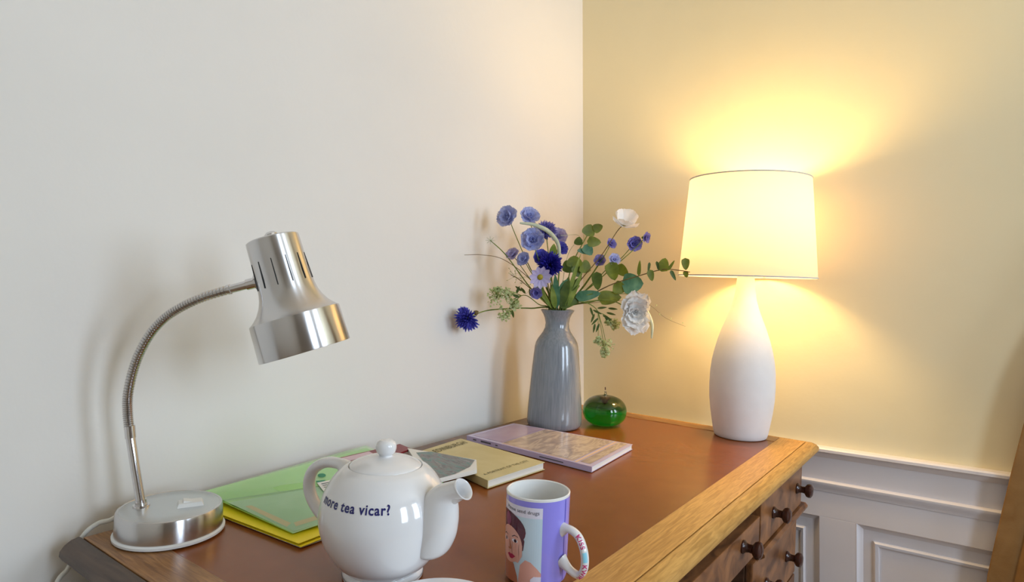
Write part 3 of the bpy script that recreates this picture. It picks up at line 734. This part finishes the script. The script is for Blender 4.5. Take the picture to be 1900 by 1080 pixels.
def sepal_cup(root, c, r, d, m='stem'):
    F = frame_to(d); mb = MB().lathe([(.0001, -r*1.1), (r*.55, -r*.7), (r*.8, 0), (r*.6, r*.3)], 12)
    mb.v = [tuple(Vector(c)+(F @ Vector(v))) for v in mb.v]; build('calyx', mb, M[m], root, world=True, smooth=60)
def leaf_mb(L_, Wd, tip=.5, fold=.12, bend=.15):
    rows = []
    for i in range(9):
        t = i/8; w = Wd*.5*(math.sin(PI*t**(.8 if tip > .4 else .6)))**(.75 if tip > .4 else .55)
        w = max(w, .00001)
        rows.append([(L_*t, u*w, fold*w*abs(u)-bend*L_*t*t) for u in (-1, -.5, 0, .5, 1)])
    mb = MB(); mb.quadgrid(rows); return mb
def leaf_at(root, base, direction, normal, L_, Wd, m, tip=.6, name='leaf'):
    mb = leaf_mb(L_, Wd, tip, .12, random.uniform(.02, .18))
    x = Vector(direction).normalized(); z = (Vector(normal)-x*Vector(normal).dot(x)).normalized(); y = z.cross(x)
    R_ = Matrix((x, y, z)).transposed().to_4x4()
    me = bpy.data.meshes.new(name); me.from_pydata(mb.v, [], mb.f); me.materials.append(M[m])
    for p in me.polygons: p.use_smooth = True
    return sub(name, me, root, Matrix.Translation(Vector(base)) @ R_)
def img(dx, dy, dn=0): return (R2*dx-U2*dy-FW*dn)

# cornflowers
r = root_at('cornflower', 'blue cornflower hanging out furthest left of the vase, facing down', 'flower')
c = fpos(868, 590, .1); P_ = stem(r, [fpos(985, 572, .02), fpos(940, 573, .04), fpos(900, 577), c], .0017)
spiky(r, c, 26*PX*.95, img(-.75, .55, .5), 'blue_mid', 150); sepal_cup(r, fpos(882, 581, .1), .009, img(-.75, .4, .2), 'stem_brown')
r = root_at('cornflower', 'deep blue cornflower facing forward in the middle of the vase', 'flower')
c = fpos(1021, 491, .09); stem(r, [fpos(1027, 545, .05), c-FACE*.01]); spiky(r, c, 26*PX*.9, img(.05, .1, 1), 'blue_deep', 220, 1.2)
sepal_cup(r, c-FACE*.012, .010, FACE)
r = root_at('cornflower', 'dark violet cornflower at the top behind the drooping white catkin', 'flower')
c = fpos(1013, 430, -.01); stem(r, [fpos(1022, 520, 0), c]); spiky(r, c, 25*PX*.9, img(0, -.8, .6), 'violet', 160)
sepal_cup(r, c+Vector((0, 0, -.01)), .010, (0, 0, 1))
# pale blue ruffled flowers
for (x, y, rr, via, nr, fc, lab) in (
    (944, 404, 20, (985, 500), .05, (-.5, -.2, .8), 'pale blue ruffled flower at the top left of the bunch'),
    (982, 404, 18, (1005, 490), .05, (.2, -.5, .8), 'pale blue ruffled flower beside the top left bloom, under none'),
    (989, 446, 21, (1012, 520), .09, (-.1, -.1, 1), 'pale blue ruffled flower facing forward above the daisy'),
    (973, 482, 13, (1005, 535), .07, (-.5, -.3, .8), 'small grey-blue ruffled flower left of the deep blue cornflower'),
    (1004, 478, 14, (1020, 540), .06, (0, -.2, 1), 'half-hidden slate blue flower just left of the deep blue cornflower'),
    (1040, 462, 13, (1036, 530), .0, (.5, -.3, .7), 'half-hidden blue flower above and right of the deep blue cornflower'),
    (996, 543, 11, (1018, 568), .08, (-.3, .2, 1), 'small dark blue bud low over the vase rim'),
    (1176, 452, 14, (1105, 525), .04, (.1, .1, 1), 'small violet flower below the white cosmos'),
    (1197, 441, 10, (1110, 520), .05, (.7, .1, .7), 'small violet bud furthest right below the white cosmos'),
    (1133, 453, 10, (1085, 530), .03, (.4, -.3, .8), 'violet bud left of the white cosmos stem'),
    (1113, 484, 11, (1075, 540), .02, (-.2, -.2, 1), 'dark violet bud among the olive leaves'),
    (1139, 482, 11, (1080, 545), .05, (.3, -.2, 1), 'pale violet bud just above the large teal leaf')):
    r = root_at('ruffled_flower', lab.replace(', under none', ''), 'flower', None); c = fpos(x, y, nr)
    small = rr < 13
    stem(r, [fpos(*via, nr*.6), fpos((via[0]*.3+x*.7), (via[1]*.3+y*.7)+3, nr), c], .0012)
    if small:
        mk = 'violet'; 
        if '996' in str(x): mk = 'violet'
        ruffle_flower(r, c, rr*PX, img(*fc), 'violet' if x != 1139 else 'pale_blue', 6, 5, 'ruf_v' if x != 1139 else 'ruf_p')
    else:
        k_ = {1176: ('violet', 'ruf_v'), 1040: ('blue_mid', 'ruf_m'), 1004: ('blue_mid', 'ruf_m')}.get(x, ('pale_blue', 'ruf_p'))
        ruffle_flower(r, c, rr*PX, img(*fc), k_[0], 8, 7, k_[1])
    sepal_cup(r, c-img(*fc).normalized()*.006, rr*PX*.35, img(*fc))
# lilac small and daisy
r = root_at('lilac_flower', 'small pale lilac flower on the left side of the bunch', 'flower'); c = fpos(952, 474, .05)
stem(r, [fpos(1000, 540, .05), c], .0011); ruffle_flower(r, c, 13*PX, img(-.4, -.6, .6), 'lilac_petal', 7, 5, 'ruf_l')
r = root_at('lilac_flower', 'pale lilac flower showing behind the drooping white catkin', 'flower'); c = fpos(1036, 440, -.03)
stem(r, [fpos(1030, 520, 0), c], .0011); ruffle_flower(r, c, 16*PX, img(.2, -.3, .9), 'lilac_petal', 7, 5, 'ruf_l')
r = root_at('daisy', 'white and lilac daisy with a yellow eye below the blue cornflower', 'flower'); c = fpos(1002, 514, .11)
stem(r, [fpos(1015, 555, .07), c-FACE*.004], .0013)
F = frame_to(img(.15, .25, 1)); pm = petal_mesh('daisy', M['lilac_petal'], 1, .42, .12, .02)
for i in range(11):
    sub('petal', pm, r, Matrix.Translation(c) @ F @ Matrix.Rotation(2*PI*i/11, 4, 'Z') @ Matrix.Rotation(-.15, 4, 'Y') @ Matrix.Scale(21*PX, 4))
mb = MB().lathe([(.008, 0), (.0075, .003), (.004, .0055), (.0001, .0062)], 16); mb.v = [tuple(c+(F @ Vector(v))) for v in mb.v]; build('eye', mb, M['yellow_dot'], r, world=True, smooth=60)
# white cosmos
r = root_at('cosmos', 'white cosmos flower standing highest on the right', 'flower'); c = fpos(1158, 418, .06)
stem(r, [fpos(1070, 530, .03), fpos(1115, 475, .05), fpos(1146, 428, .06), c], .0012, 'stem_brown')
F = frame_to(img(.15, -.75, .75)); pm = petal_mesh('cosmos', M['white_petal'], 1, .95, .3, .03)
for i in range(7):
    sub('petal', pm, r, Matrix.Translation(c) @ F @ Matrix.Rotation(2*PI*i/7, 4, 'Z') @ Matrix.Rotation(-.25 if i % 2 else -.6, 4, 'Y') @ Matrix.Scale(30*PX, 4))
mb = MB().lathe([(.007, 0), (.006, .004), (.0001, .006)], 14); mb.v = [tuple(c+(F @ Vector(v))) for v in mb.v]; build('eye', mb, M['yellow_dot'], r, world=True, smooth=60)
# white carnation
r = root_at('carnation', 'large white frilled carnation hanging right of the vase', 'flower'); c = fpos(1178, 580, .09)
stem(r, [fpos(1080, 562, .06), fpos(1135, 558, .08), c-img(.5, .1, .7)*.01], .0016)
F = frame_to(img(.25, .1, 1)); pm = petal_mesh('carn', M['white_petal'], 1, .75, .3, .10)
for ring, (nn, sc, tilt) in enumerate(((11, 1, .10), (10, .85, .28), (8, .66, .48), (6, .46, .8), (4, .28, 1.1))):
    for i in range(nn):
        a = 2*PI*(i+ring*.4)/nn; el = Matrix.Diagonal((1, 1, 1, 1))
        ln_ = math.hypot(.54*math.cos(a), 1.0*math.sin(a))
        sub('petal', pm, r, Matrix.Translation(c) @ Matrix(((R2.x, -U2.x, -FW.x, 0), (R2.y, -U2.y, -FW.y, 0), (R2.z, -U2.z, -FW.z, 0), (0, 0, 0, 1))).to_4x4() @ Matrix.Rotation(a+random.uniform(-.1, .1), 4, 'Z') @ Matrix.Rotation(-tilt, 4, 'Y') @ Matrix.Scale(41*PX*sc*ln_, 4))
# umbels
def umbel(lab, c_list, via, nr, m='umbel', n=64):
    r = root_at('umbel_spray', lab, 'flower'); 
    P_ = stem(r, [fpos(*v, nr) for v in via], .0012)
    base = P_[-1]
    for (x, y, R_) in c_list:
        c = fpos(x, y, nr); mb = MB(); tw = MB()
        mbp = smooth_path([P_[-6], P_[-6].lerp(c, .5)+Vector((0, 0, .006)), c], 4); tw.tube(mbp, .0008, 5)
        for i in range(n):
            d = Vector((random.gauss(0, 1), random.gauss(0, 1), random.gauss(0, 1))).normalized()*R_*PX*random.uniform(.35, 1)
            q_ = c+d; s_ = random.uniform(.0022, .0044)
            if i % 3 == 0: tw.tube([c, q_], .00045, 4)
            a_ = Vector((random.uniform(-1, 1), random.uniform(-1, 1), random.uniform(-1, 1))).normalized(); b_ = a_.orthogonal().normalized(); c3 = a_.cross(b_)
            for t_ in (a_, b_):
                e_ = t_.cross(c3)
                mb.ngon([q_-t_*s_, q_+c3*s_, q_+t_*s_, q_-c3*s_])
        build('twigs', tw, M['stem'], r, world=True)
        o = build('floret_cluster', mb, M[m], r, world=True); o['kind'] = 'stuff'
    return r, P_
r, P_ = umbel('pale green umbel spray on the left above the hanging cornflower', [(922, 552, 20), (944, 548, 15), (937, 583, 15), (955, 566, 12), (925, 540, 12)], [(1000, 565), (975, 548), (950, 556)], .06)
for (x, y, dx, dy) in ((975, 545, -.6, -.8), (965, 552, -1, -.3), (960, 560, -.6, .8), (985, 550, -.2, -1), (968, 540, -.8, -.6), (950, 575, .2, 1), (958, 545, .4, -1)):
    leaf_at(r, fpos(x, y, .06), img(dx, dy, .2), FACE, .022, .007, 'leaf_dark', .5)
r, P_ = umbel('yellow-green umbel spray drooping low right of the vase neck', [(1125, 640, 14), (1110, 632, 9), (1142, 603, 11), (1122, 655, 9), (1130, 598, 8)], [(1075, 560), (1105, 572), (1116, 600)], .07)
for (x, y, dx, dy) in ((1100, 575, 1, .5), (1103, 582, -.4, 1), (1110, 590, -.8, .8), (1118, 585, 1, .5), (1125, 580, 1, .25), (1122, 590, 1, .6), (1112, 600, -.4, 1), (1108, 572, 1, -.1), (1128, 572, 1, .1), (1104, 600, -.2, 1), (1095, 570, .3, 1)):
    leaf_at(r, fpos(x, y, .07), img(dx, dy, .2), FACE, .026, .006, 'leaf_dark', .5)
r = root_at('umbel_spray', 'thin yellow sprig behind the daisy, left side', 'flower')
P_ = stem(r, [fpos(1000, 550, .02), fpos(965, 520, .03), fpos(948, 510, .03)], .001, 'stem_brown'); mb = MB()
for i in range(26):
    b0 = random.choice(P_[-14:]); e0 = b0+img(random.uniform(-16, 22)*PX, random.uniform(-16, 10)*PX, random.uniform(-.01, .01)); mb.tube([b0, e0], .0004, 4); mb.tube([e0, e0+Vector((0, 0, .002))], .0014, 5)
build('sprig', mb, M['umbel'], r, world=True)['kind'] = 'stuff'
# eucalyptus branch, upright
zo = lambda X, Y: (1040+X*.2778, 370+Y*.2778)
def round_leaf(root, X, Y, rx, ry, m, nr, ang=0, tiltv=None):
    x, y = zo(X, Y); c = fpos(x, y, nr); rx *= .2778*PX; ry *= .2778*PX
    u = img(math.cos(ang), math.sin(ang)); L_ = 2*rx
    nrm = FACE+Vector((random.uniform(-.35, .35), random.uniform(-.35, .35), random.uniform(-.2, .4)))
    return leaf_at(root, c-u*rx, u, nrm, L_, 2*ry*1.02, m, .3)
r = root_at('eucalyptus_branch', 'upright eucalyptus branch with round olive leaves right of centre', 'foliage')
stem(r, [fpos(1050, 540, .03), fpos(1062, 490, .03), fpos(1085, 445, .03), fpos(1098, 425, .03)], .0015, 'stem')
for a in ((190, 205, 42, 44, 'leaf', -1.2), (250, 190, 36, 30, 'leaf', -.4), (118, 282, 30, 28, 'leaf_dark', 2.8), (225, 284, 48, 34, 'leaf', .1), (186, 338, 42, 36, 'leaf_teal', .9), (92, 415, 40, 52, 'leaf', -1.6), (45, 455, 36, 44, 'leaf_dark', 2.6), (168, 455, 40, 46, 'leaf', .5), (110, 480, 40, 38, 'leaf_dark', 1.2), (150, 345, 18, 40, 'leaf_teal', -1.3)):
    round_leaf(r, *a[:5], .035, a[5])
r = root_at('eucalyptus_branch', 'long eucalyptus branch reaching right across to the lamp shade', 'foliage')
stem(r, [fpos(1075, 560, .04), fpos(1130, 530, .07), fpos(1185, 512, .09), fpos(1230, 500, .10), fpos(1262, 502, .14), fpos(1280, 505, .15)], .0013, 'stem_brown')
for a in ((245, 545, 60, 34, 'leaf_dark', 1.5), (348, 480, 62, 44, 'leaf', 1.3), (412, 478, 52, 36, 'leaf', .8), (482, 562, 72, 66, 'leaf_teal', .0), (330, 655, 78, 48, 'leaf', -.1), (395, 592, 46, 42, 'leaf', .4), (688, 436, 46, 36, 'leaf', -1.3), (604, 508, 38, 22, 'leaf', 1.3), (753, 508, 36, 12, 'leaf_dark', 1.1), (835, 432, 38, 25, 'leaf', 1.5), (838, 500, 22, 16, 'leaf', 1.3), (526, 458, 50, 12, 'leaf', -1.5), (590, 455, 34, 9, 'leaf_dark', 1.7), (740, 440, 38, 9, 'leaf', -1.0), (650, 445, 32, 9, 'leaf_dark', 1.3)):
    round_leaf(r, *a[:5], .06 if a[0] < 500 else (.10 if a[0] < 720 else .145), a[5])
r = root_at('leafy_stem', 'stem with broad teal leaves low on the right of the bunch', 'foliage')
stem(r, [fpos(1060, 555, .06), fpos(1100, 545, .07)], .0016)
for a in ((185, 640, 84, 34, 'leaf_teal', -.15), (30, 590, 56, 42, 'leaf_teal', 2.5), (100, 560, 62, 22, 'leaf_dark', -.9), (60, 690, 70, 30, 'leaf_dark', -.3)): round_leaf(r, *a[:5], .07, a[5])
r = root_at('leafy_stem', 'stem with long narrow blade leaves rising from the middle of the vase', 'foliage')
stem(r, [fpos(1036, 540, .06), fpos(1038, 500, .06)], .0016)
for b_, t_, w_, m in (((1034, 573), (1030, 508), 13, 'leaf_teal'), ((1040, 572), (1056, 512), 16, 'leaf_dark'), ((1046, 573), (1078, 470), 8, 'stem'), ((1052, 573), (1082, 500), 9, 'stem'), ((1030, 573), (1024, 530), 11, 'stem'), ((1044, 575), (1045, 520), 11, 'leaf_dark'), ((1025, 480), (1028, 452), 14, 'stem'), ((1024, 573), (985, 510), 8, 'stem')):
    b0 = fpos(*b_, .07); t0_ = fpos(*t_, .08); leaf_at(r, b0, t0_-b0, FACE, (t0_-b0).length, w_*PX, m, .6)
# extra plain green stems bunched at the mouth
for i, (x, y) in enumerate(((990, 520), (1002, 528), (1012, 530), (1062, 520), (1075, 530), (1000, 545), (1022, 528), (1048, 525), (1085, 548))):
    o = root_at('cut_stem', 'bare green flower stem bunched in the vase mouth', 'stem', 'bare green stems in the vase mouth'); stem(o, [fpos(x, y, .05)], .0023)
# catkins and twigs
r = root_at('catkin', 'white fluffy catkin arching over the top of the bunch', 'foliage')
pp = smooth_path([fpos(1037, 490, .04), fpos(1036, 455, .05), fpos(1018, 430, .07), fpos(990, 417, .09), fpos(965, 414, .1)], 10)
stem(r, [fpos(1035, 530, .03), fpos(1037, 490, .04)], .0012)
mb = MB().tube(pp, [.0015+.0045*math.sin(PI*min(1, .1+i/len(pp)*.85)) for i in range(len(pp))], 10); build('catkin_spike', mb, M['catkin'], r, world=True, smooth=60)
r = root_at('catkin', 'white catkin tip hanging just right of the frilled carnation', 'foliage')
stem(r, [fpos(1100, 560, .04), fpos(1160, 545, .06), fpos(1195, 568, .07)], .001)
pp = smooth_path([fpos(1195, 568, .07), fpos(1204, 585, .07), fpos(1210, 605, .07), fpos(1209, 628, .07)], 8)
mb = MB().tube(pp, [.0012+.0038*math.sin(PI*min(1, .1+i/len(pp)*.85)) for i in range(len(pp))], 8); build('catkin_spike', mb, M['catkin'], r, world=True, smooth=60)
r = root_at('twig', 'thin bare twig pointing left from the bunch', 'twig'); stem(r, [fpos(985, 520, .04), fpos(935, 482, .05), fpos(895, 473, .07), fpos(862, 473, .1)], .0008, 'stem_brown')
r = root_at('seed_stem', 'green stem with a bare seed head on the upper left', 'flower')
P_ = stem(r, [fpos(985, 535, .04), fpos(940, 475, .06), fpos(910, 446, .07)], .0015); mb = MB()
for a_ in range(8):
    mb.tube([P_[-1], P_[-1]+img(math.cos(a_*.78)*9*PX, math.sin(a_*.78)*7*PX)], .0006, 4)
build('seed_head', mb, M['catkin'], r, world=True)
r = root_at('sprig', 'wispy sprig with tiny pale buds low on the right', 'flower')
P_ = stem(r, [fpos(1100, 562, .04), fpos(1190, 560, .03), fpos(1235, 590, .03), fpos(1272, 606, .03)], .0005, 'stem_brown', taper=.5); mb = MB()
for i in range(9, len(P_), 3):
    e0 = P_[i]+img(random.uniform(-6, 6)*PX, random.uniform(-7, 7)*PX); mb.tube([P_[i], e0], .0003, 4); mb.tube([e0, e0+Vector((.001, 0, .003))], .0015, 5)
build('buds', mb, M['umbel'], r, world=True)
r = root_at('twig', 'pale wispy twig between the catkin and the round leaves', 'twig'); stem(r, [fpos(1045, 520, 0), fpos(1055, 470, 0), fpos(1075, 438, .0), fpos(1040, 437, .02)], .0008, 'catkin')

# ------------------------------------------------------------------ green glass paperweight
GC = G(1121, 787.5, DZ)
gw = thing('glass_paperweight', 'green glass apple paperweight with a short stem', 'ornament', GC)
g = depth(GC)/FPX
gp_ = smooth_path([(r_*g, 0, z_*g) for r_, z_ in ((.01, 1.5), (16, .2), (28, 3.5), (37, 12), (40.5, 24), (38.5, 36), (31, 46), (20, 51.5), (9, 53.5), (.01, 52))], 5)
mb = MB().lathe([(max(p.x, 1e-5), max(p.z, 0)) for p in gp_], 64); build('glass_body', mb, M['green_glass'], gw, smooth=80)
mb = MB().tube(smooth_path([(0, 0, 51*g), (.0015, 0, 57*g), (.0005, 0, 61*g), (.002, .001, 66*g)], 4), [.0050-.0036*i/12 for i in range(13)], 12); build('glass_stem', mb, M['clear_glass'], gw, smooth=60)
mb = MB().lathe([(.0001, 30*g), (5*g, 33*g), (9*g, 40*g), (7*g, 47*g), (.0001, 49*g)], 24); build('dark_core', mb, M['glass_core'], gw, smooth=60)
mb = MB().tube([(.002, .001, 64*g), (.0015, .001, 69*g)], [.0012, .0016], 8); build('stem_tip', mb, M['glass_core'], gw)

# ------------------------------------------------------------------ papers and books
def slab(name, quad, th, m, parent=None, inset=0, bevel=0, z=None):
    """quad: four world points of the top face, th thickness downwards"""
    q_ = [Vector(p) for p in quad]
    mb = MB(); mb.hexa([p-Vector((0, 0, th)) for p in q_], q_); return mb
def qpt(q_, u, v, dz=0):
    a = q_[0].lerp(q_[1], u); b = q_[3].lerp(q_[2], u); return a.lerp(b, v)+Vector((0, 0, dz))
def onq(q_, x, y, dz=0):
    n_ = (q_[1]-q_[0]).cross(q_[3]-q_[0]).normalized(); d = ray(x, y); return CAM+d*((q_[0]-CAM).dot(n_)/d.dot(n_))+Vector((0, 0, dz))
def decal(name, q_, u0, u1, v0, v1, m, parent, dz=.0005):
    mb = MB(); mb.ngon([qpt(q_, u0, v0, dz), qpt(q_, u1, v0, dz), qpt(q_, u1, v1, dz), qpt(q_, u0, v1, dz)]); return build(name, mb, m, parent, world=True)
def quad_text(body, q_, u0, v0, size_u, m, parent, height, dz=.0008, name='lettering', space=1.0, bold=0):
    """text whose baseline runs along u at v0, letters growing towards smaller v"""
    me = text_mesh(body, 1.0, space=space, bold=bold); w = max(v.co.x for v in me.vertices); Lu = (q_[1]-q_[0]).length; Lv = (q_[3]-q_[0]).length
    off = Vector(parent.location)
    map_mesh(me, lambda co: qpt(q_, u0+co.x/w*size_u, v0-co.y*height/Lv, dz)-off, m); return link(name, me, parent)

def sheet_thing(name, label, cat, quad, th, m, group=None, bevel=.0006):
    c = sum((Vector(p) for p in quad), Vector())/4; c.z = min(p.z for p in quad)-th
    r = thing(name, label, cat, c, 0, group)
    return r
# white sheet and yellow folder under the green wallet  (corner order: back-left, back-right, front-right, front-left)
zt = DZ+.0012
wq = [Vector((-1.283, -.012, zt)), Vector((-.965, -.012, zt)), Vector((-.955, -.285, zt)), G(558, 1015.5, zt)]
r = sheet_thing('paper_sheet', 'white paper sheet at the bottom of the folder pile', 'paper', wq, .0010, None)
build('sheet', slab('s', wq, .0010, None), M['paper'], r, world=True)
zt = DZ+.006
yq = [Vector((-1.285, -.010, zt)), Vector((-.97, -.010, zt)), Vector((-.965, -.262, zt)), G(554, 1008.5, zt)]
r = sheet_thing('folder', 'bright yellow card folder under the green plastic wallet', 'folder', yq, .004, None)
for nm, dz, th in (('front_cover', 0, .0009), ('inner_sheets', -.0012, .0016), ('back_cover', -.0032, .0009)):
    q_ = [p+Vector((0, 0, dz)) for p in yq]
    if nm == 'inner_sheets': q_ = [qpt(q_, .01, .01), qpt(q_, .99, .01), qpt(q_, .99, .985), qpt(q_, .012, .985)]
    if nm == 'back_cover': q_ = [q_[0], q_[1], q_[2]+Vector((0, -.006, 0)), q_[3]+Vector((0, -.006, 0))]
    build(nm, slab('s', q_, th, None), M['yellow_card'] if nm != 'inner_sheets' else M['paper'], r, world=True)
zt = DZ+.0085
lq = [G(374, 913, DZ+.016)+Vector((0, .0, 0)), Vector((-.90, .012, DZ+.022)), Vector((-.93, -.245, zt)), G(543, 989, zt)]
r = sheet_thing('plastic_wallet', 'lime green plastic wallet lying flat on the yellow folder', 'folder', lq, .0008, None)
build('pocket', slab('s', lq, .0012, None), M['lime_plastic'], r, world=True)
z2 = DZ+.0125
gq = [G(378, 911, DZ+.020), Vector((-.90, .014, DZ+.027)), Vector((-.925, -.250, z2)), G(545, 989.5, z2)]
r = sheet_thing('plastic_wallet', 'translucent pale green wallet with leaflets inside, top of the folder pile', 'folder', gq, .003, None)
def inq(pix, dz): return [onq(gq, x, y, dz) for x, y in pix]
lm_ = inq([(396, 914), (600, 889), (640, 893), (402, 927)], -.0016)
M['lime_sheet'] = mat('lime_sheet', s2l((150, 214, 60)), .3)
build('lime_sheet', slab('s', lm_, .0005, None), M['lime_sheet'], r, world=True)
iq = inq([(424, 930), (640, 893), (700, 940), (546, 982)], -.0022)
ins = build('leaflet', slab('s', iq, .0005, None), M['sage_sheet'], r, world=True)
mbx = MB(); mbx.ngon(inq([(455, 938), (466, 936), (540, 969), (532, 976)], -.0014)); mbx.ngon(inq([(545, 968), (600, 951), (606, 957), (549, 975)], -.0014))
build('orange_border', mbx, M['orange_print'], r, world=True)
build('film', slab('s', gq, .0004, None), M['green_film'], r, world=True)
mbx = MB(); mbx.ngon([onq(gq, 597+7.5*math.cos(t_*.3927), 882.5+3.6*math.sin(t_*.3927), .0006) for t_ in range(16)]); build('green_dot', mbx, M['green_print'], r, world=True)
mbx = MB(); mbx.ngon(inq([(586, 893), (604, 891), (602, 894), (588, 896)], .0006)); build('green_mark', mbx, M['green_print'], r, world=True)
tq = inq([(588, 897), (640, 886), (650, 905), (600, 912)], .0012)
build('white_label', slab('s', tq, .0005, None), M['paper'], r, world=True)
for v_ in (.22, .42, .62): decal('label_print', tq, .10, .42, v_, v_+.06, M['grey_ink'], r, .0006)
# red brochure behind the teapot
rq = [G(640, 846, DZ+.033), G(741, 824.5, DZ+.033), G(763, 833, DZ+.030), G(672, 872, DZ+.028)]
rq = [G(630, 849, DZ+.030), G(742, 823.5, DZ+.030), G(763, 832.5, DZ+.029), G(662, 869, DZ+.028)]
r = sheet_thing('brochure', 'dark red brochure with pale pink band behind the teapot lid', 'brochure', rq, .004, None)
build('cover', slab('s', rq, .004, None), M['red_cover'], r, world=True, bevel=.0005)
decal('pink_band', rq, .0, .45, .08, .42, M['pink_cover'], r)
# cream book
zb = DZ+.0165
A, B, C_, D_ = G(855, 813.5, zb), G(1011, 857.5, zb), G(905, 891.5, zb), G(783, 836, zb)
bq = [D_, A, B, C_]      # u along D->A (title direction), v from top of book to foot
r = sheet_thing('book', 'cream paperback book lettered EDINBURGH lying on the desk', 'book', bq, .0160, None)
build('cover', slab('s', bq, .0012, None), M['cream_cover'], r, world=True, bevel=.0003)
inn = [qpt(bq, .015, .008, -.0013), qpt(bq, .985, .008, -.0013), qpt(bq, .985, .992, -.0013), qpt(bq, .015, .992, -.0013)]
build('pages', slab('s', inn, .0132, None), M['pages'], r, world=True)
build('back_cover', slab('s', [p-Vector((0, 0, .0147)) for p in bq], .0012, None), M['cream_cover'], r, world=True)
build('spine', slab('s', [bq[0]-Vector((0, 0, .0012)), qpt(bq, .012, 0, -.0012), qpt(bq, .012, 1, -.0012), bq[3]-Vector((0, 0, .0012))], .0134, None), M['cream_cover'], r, world=True)
quad_text('EDINBURGH', bq, .12, .155, .76, M['ink'], r, .030, space=1.05)
quad_text('A PORTRAIT OF THE CITY', bq, .08, .90, .80, M['ink'], r, .013, space=1.05)
# leaflet with a coast photograph lying over the cream book
zl = DZ+.026
lf = [G(757, 831, zl+.006), G(880, 853, zl), G(885, 869, zl-.003), G(800, 894, zl-.003)]
lf = [Vector((-.868, -.060, zl+.004)), Vector((-.795, -.128, zl+.001)), Vector((-.852, -.268, zl-.002)), Vector((-.975, -.225, zl-.001))]
LF_IMG = [(757, 832), (884, 853), (884, 873), (800, 893)]
lf = [G(756, 831.5, zl+.004), G(884, 853, zl), G(885, 871, zl), G(795, 893, zl)]
r = sheet_thing('magazine', 'white magazine with a green and grey coast photograph on its cover', 'magazine', lf, .007, None)
build('pages', slab('s', [p-Vector((0, 0, .0009)) for p in lf], .0070, None), M['pages'], r, world=True)
build('cover', slab('s', lf, .0008, None), M['paper'], r, world=True, bevel=.0002)
ph = [G(772, 839.5, zl+.0035), G(800, 838, zl+.003), G(881, 853.5, zl+.0012), G(872, 866, zl+.0008), G(845, 879, zl+.0006), G(812, 888, zl+.0006)]
mbx = MB(); mbx.ngon(ph); build('cover_photo', mbx, M['photo_coast'], r, world=True)
# lilac book
zp = DZ+.0125
pq = [G(866, 808, zp), G(953, 785.3, zp), G(1174, 824.5, zp), G(1098, 866, zp)]
r = sheet_thing('book', 'glossy lilac softback picture book lying next to the vase', 'book', pq, .0123, None)
build('cover', slab('s', pq, .0010, None), M['lilac_cover'], r, world=True, bevel=.0003)
build('pages', slab('s', [qpt(pq, .01, .003, -.0011), qpt(pq, .985, .004, -.0011), qpt(pq, .985, .996, -.0011), qpt(pq, .01, .997, -.0011)], .0100, None), M['paper'], r, world=True)
build('back_cover', slab('s', [p-Vector((0, 0, .0112)) for p in pq], .0010, None), M['lilac_cover'], r, world=True)
build('spine', slab('s', [pq[0]-Vector((0, 0, .001)), qpt(pq, .012, 0, -.001), qpt(pq, .012, 1, -.001), pq[3]-Vector((0, 0, .001))], .0102, None), M['lilac_cover'], r, world=True)
decal('cover_photo', pq, .06, .97, .30, .86, M['photo_haze'], r, .0004)
decal('title_panel', pq, .06, .97, .03, .29, M['photo_mauve'], r, .0004)
decal('peach_line', pq, .02, .98, .875, .89, M['peach_print'], r, .0004); decal('peach_line', pq, .03, .05, .30, .86, M['peach_print'], r, .0004)
decal('foot_panel', pq, .06, .97, .90, .97, M['photo_haze'], r, .0004)
# spine lettering, small dark marks
off = Vector(r.location)
sdir = (pq[3]-pq[0]).normalized(); sn = Vector((sdir.y, -sdir.x, 0))
if sn.dot(CAM-pq[0]) < 0: sn = -sn
for (u0, wd, h_) in ((.06, .03, .0035), (.13, .09, .004), (.26, .02, .003), (.62, .18, .0022)):
    a_ = pq[0].lerp(pq[3], u0)+sn*.0003-Vector((0, 0, .0075)); b_ = pq[0].lerp(pq[3], u0+wd)+sn*.0003-Vector((0, 0, .0075))
    mbx = MB(); mbx.ngon([a_, b_, b_+Vector((0, 0, h_)), a_+Vector((0, 0, h_))]); build('spine_print', mbx, M['grey_ink'], r, world=True)

# ------------------------------------------------------------------ curtain at the right
cu_mb = MB(); rows = []
def edge_y(z):
    if z > 1.02: return -1.17-(z-1.02)*.35
    return -1.17+.085*min(1, (1.02-z)/.52)**.8+max(0, .5-z)*.05
NP = 70
for i in range(41):
    z = .03+(2.38-.03)*i/40; e = edge_y(z); wdt = .26; row = []
    for j in range(NP+1):
        u = j/NP; amp = .022*min(1, max(0, (u-.16)/.1))
        row.append((.035+.6*amp*math.sin(u*PI*14+.6)+.006*math.sin(z*5+u*9), e-u*wdt, z))
    rows.append(row)
cu_mb.quadgrid(rows); cur = thing('curtain', 'mustard brown cloth curtain hanging at the right edge', 'curtain', (.035, -1.3, 0))
co_ = build('cloth', cu_mb, M['curtain'], cur, world=True, smooth=60)
sm = co_.modifiers.new('thickness', 'SOLIDIFY'); sm.thickness = .004
mb = MB().tube([(.03, -1.1, 2.42), (.03, -2.4, 2.42)], .014, 16); build('curtain_pole', mb, M['brass'], cur, world=True, smooth=60)
mb = MB().box((.025, -2.35, 2.41), (.12, -2.33, 2.43)).box((.025, -1.17, 2.41), (.12, -1.15, 2.43)); build('pole_bracket', mb, M['brass'], cur, world=True)
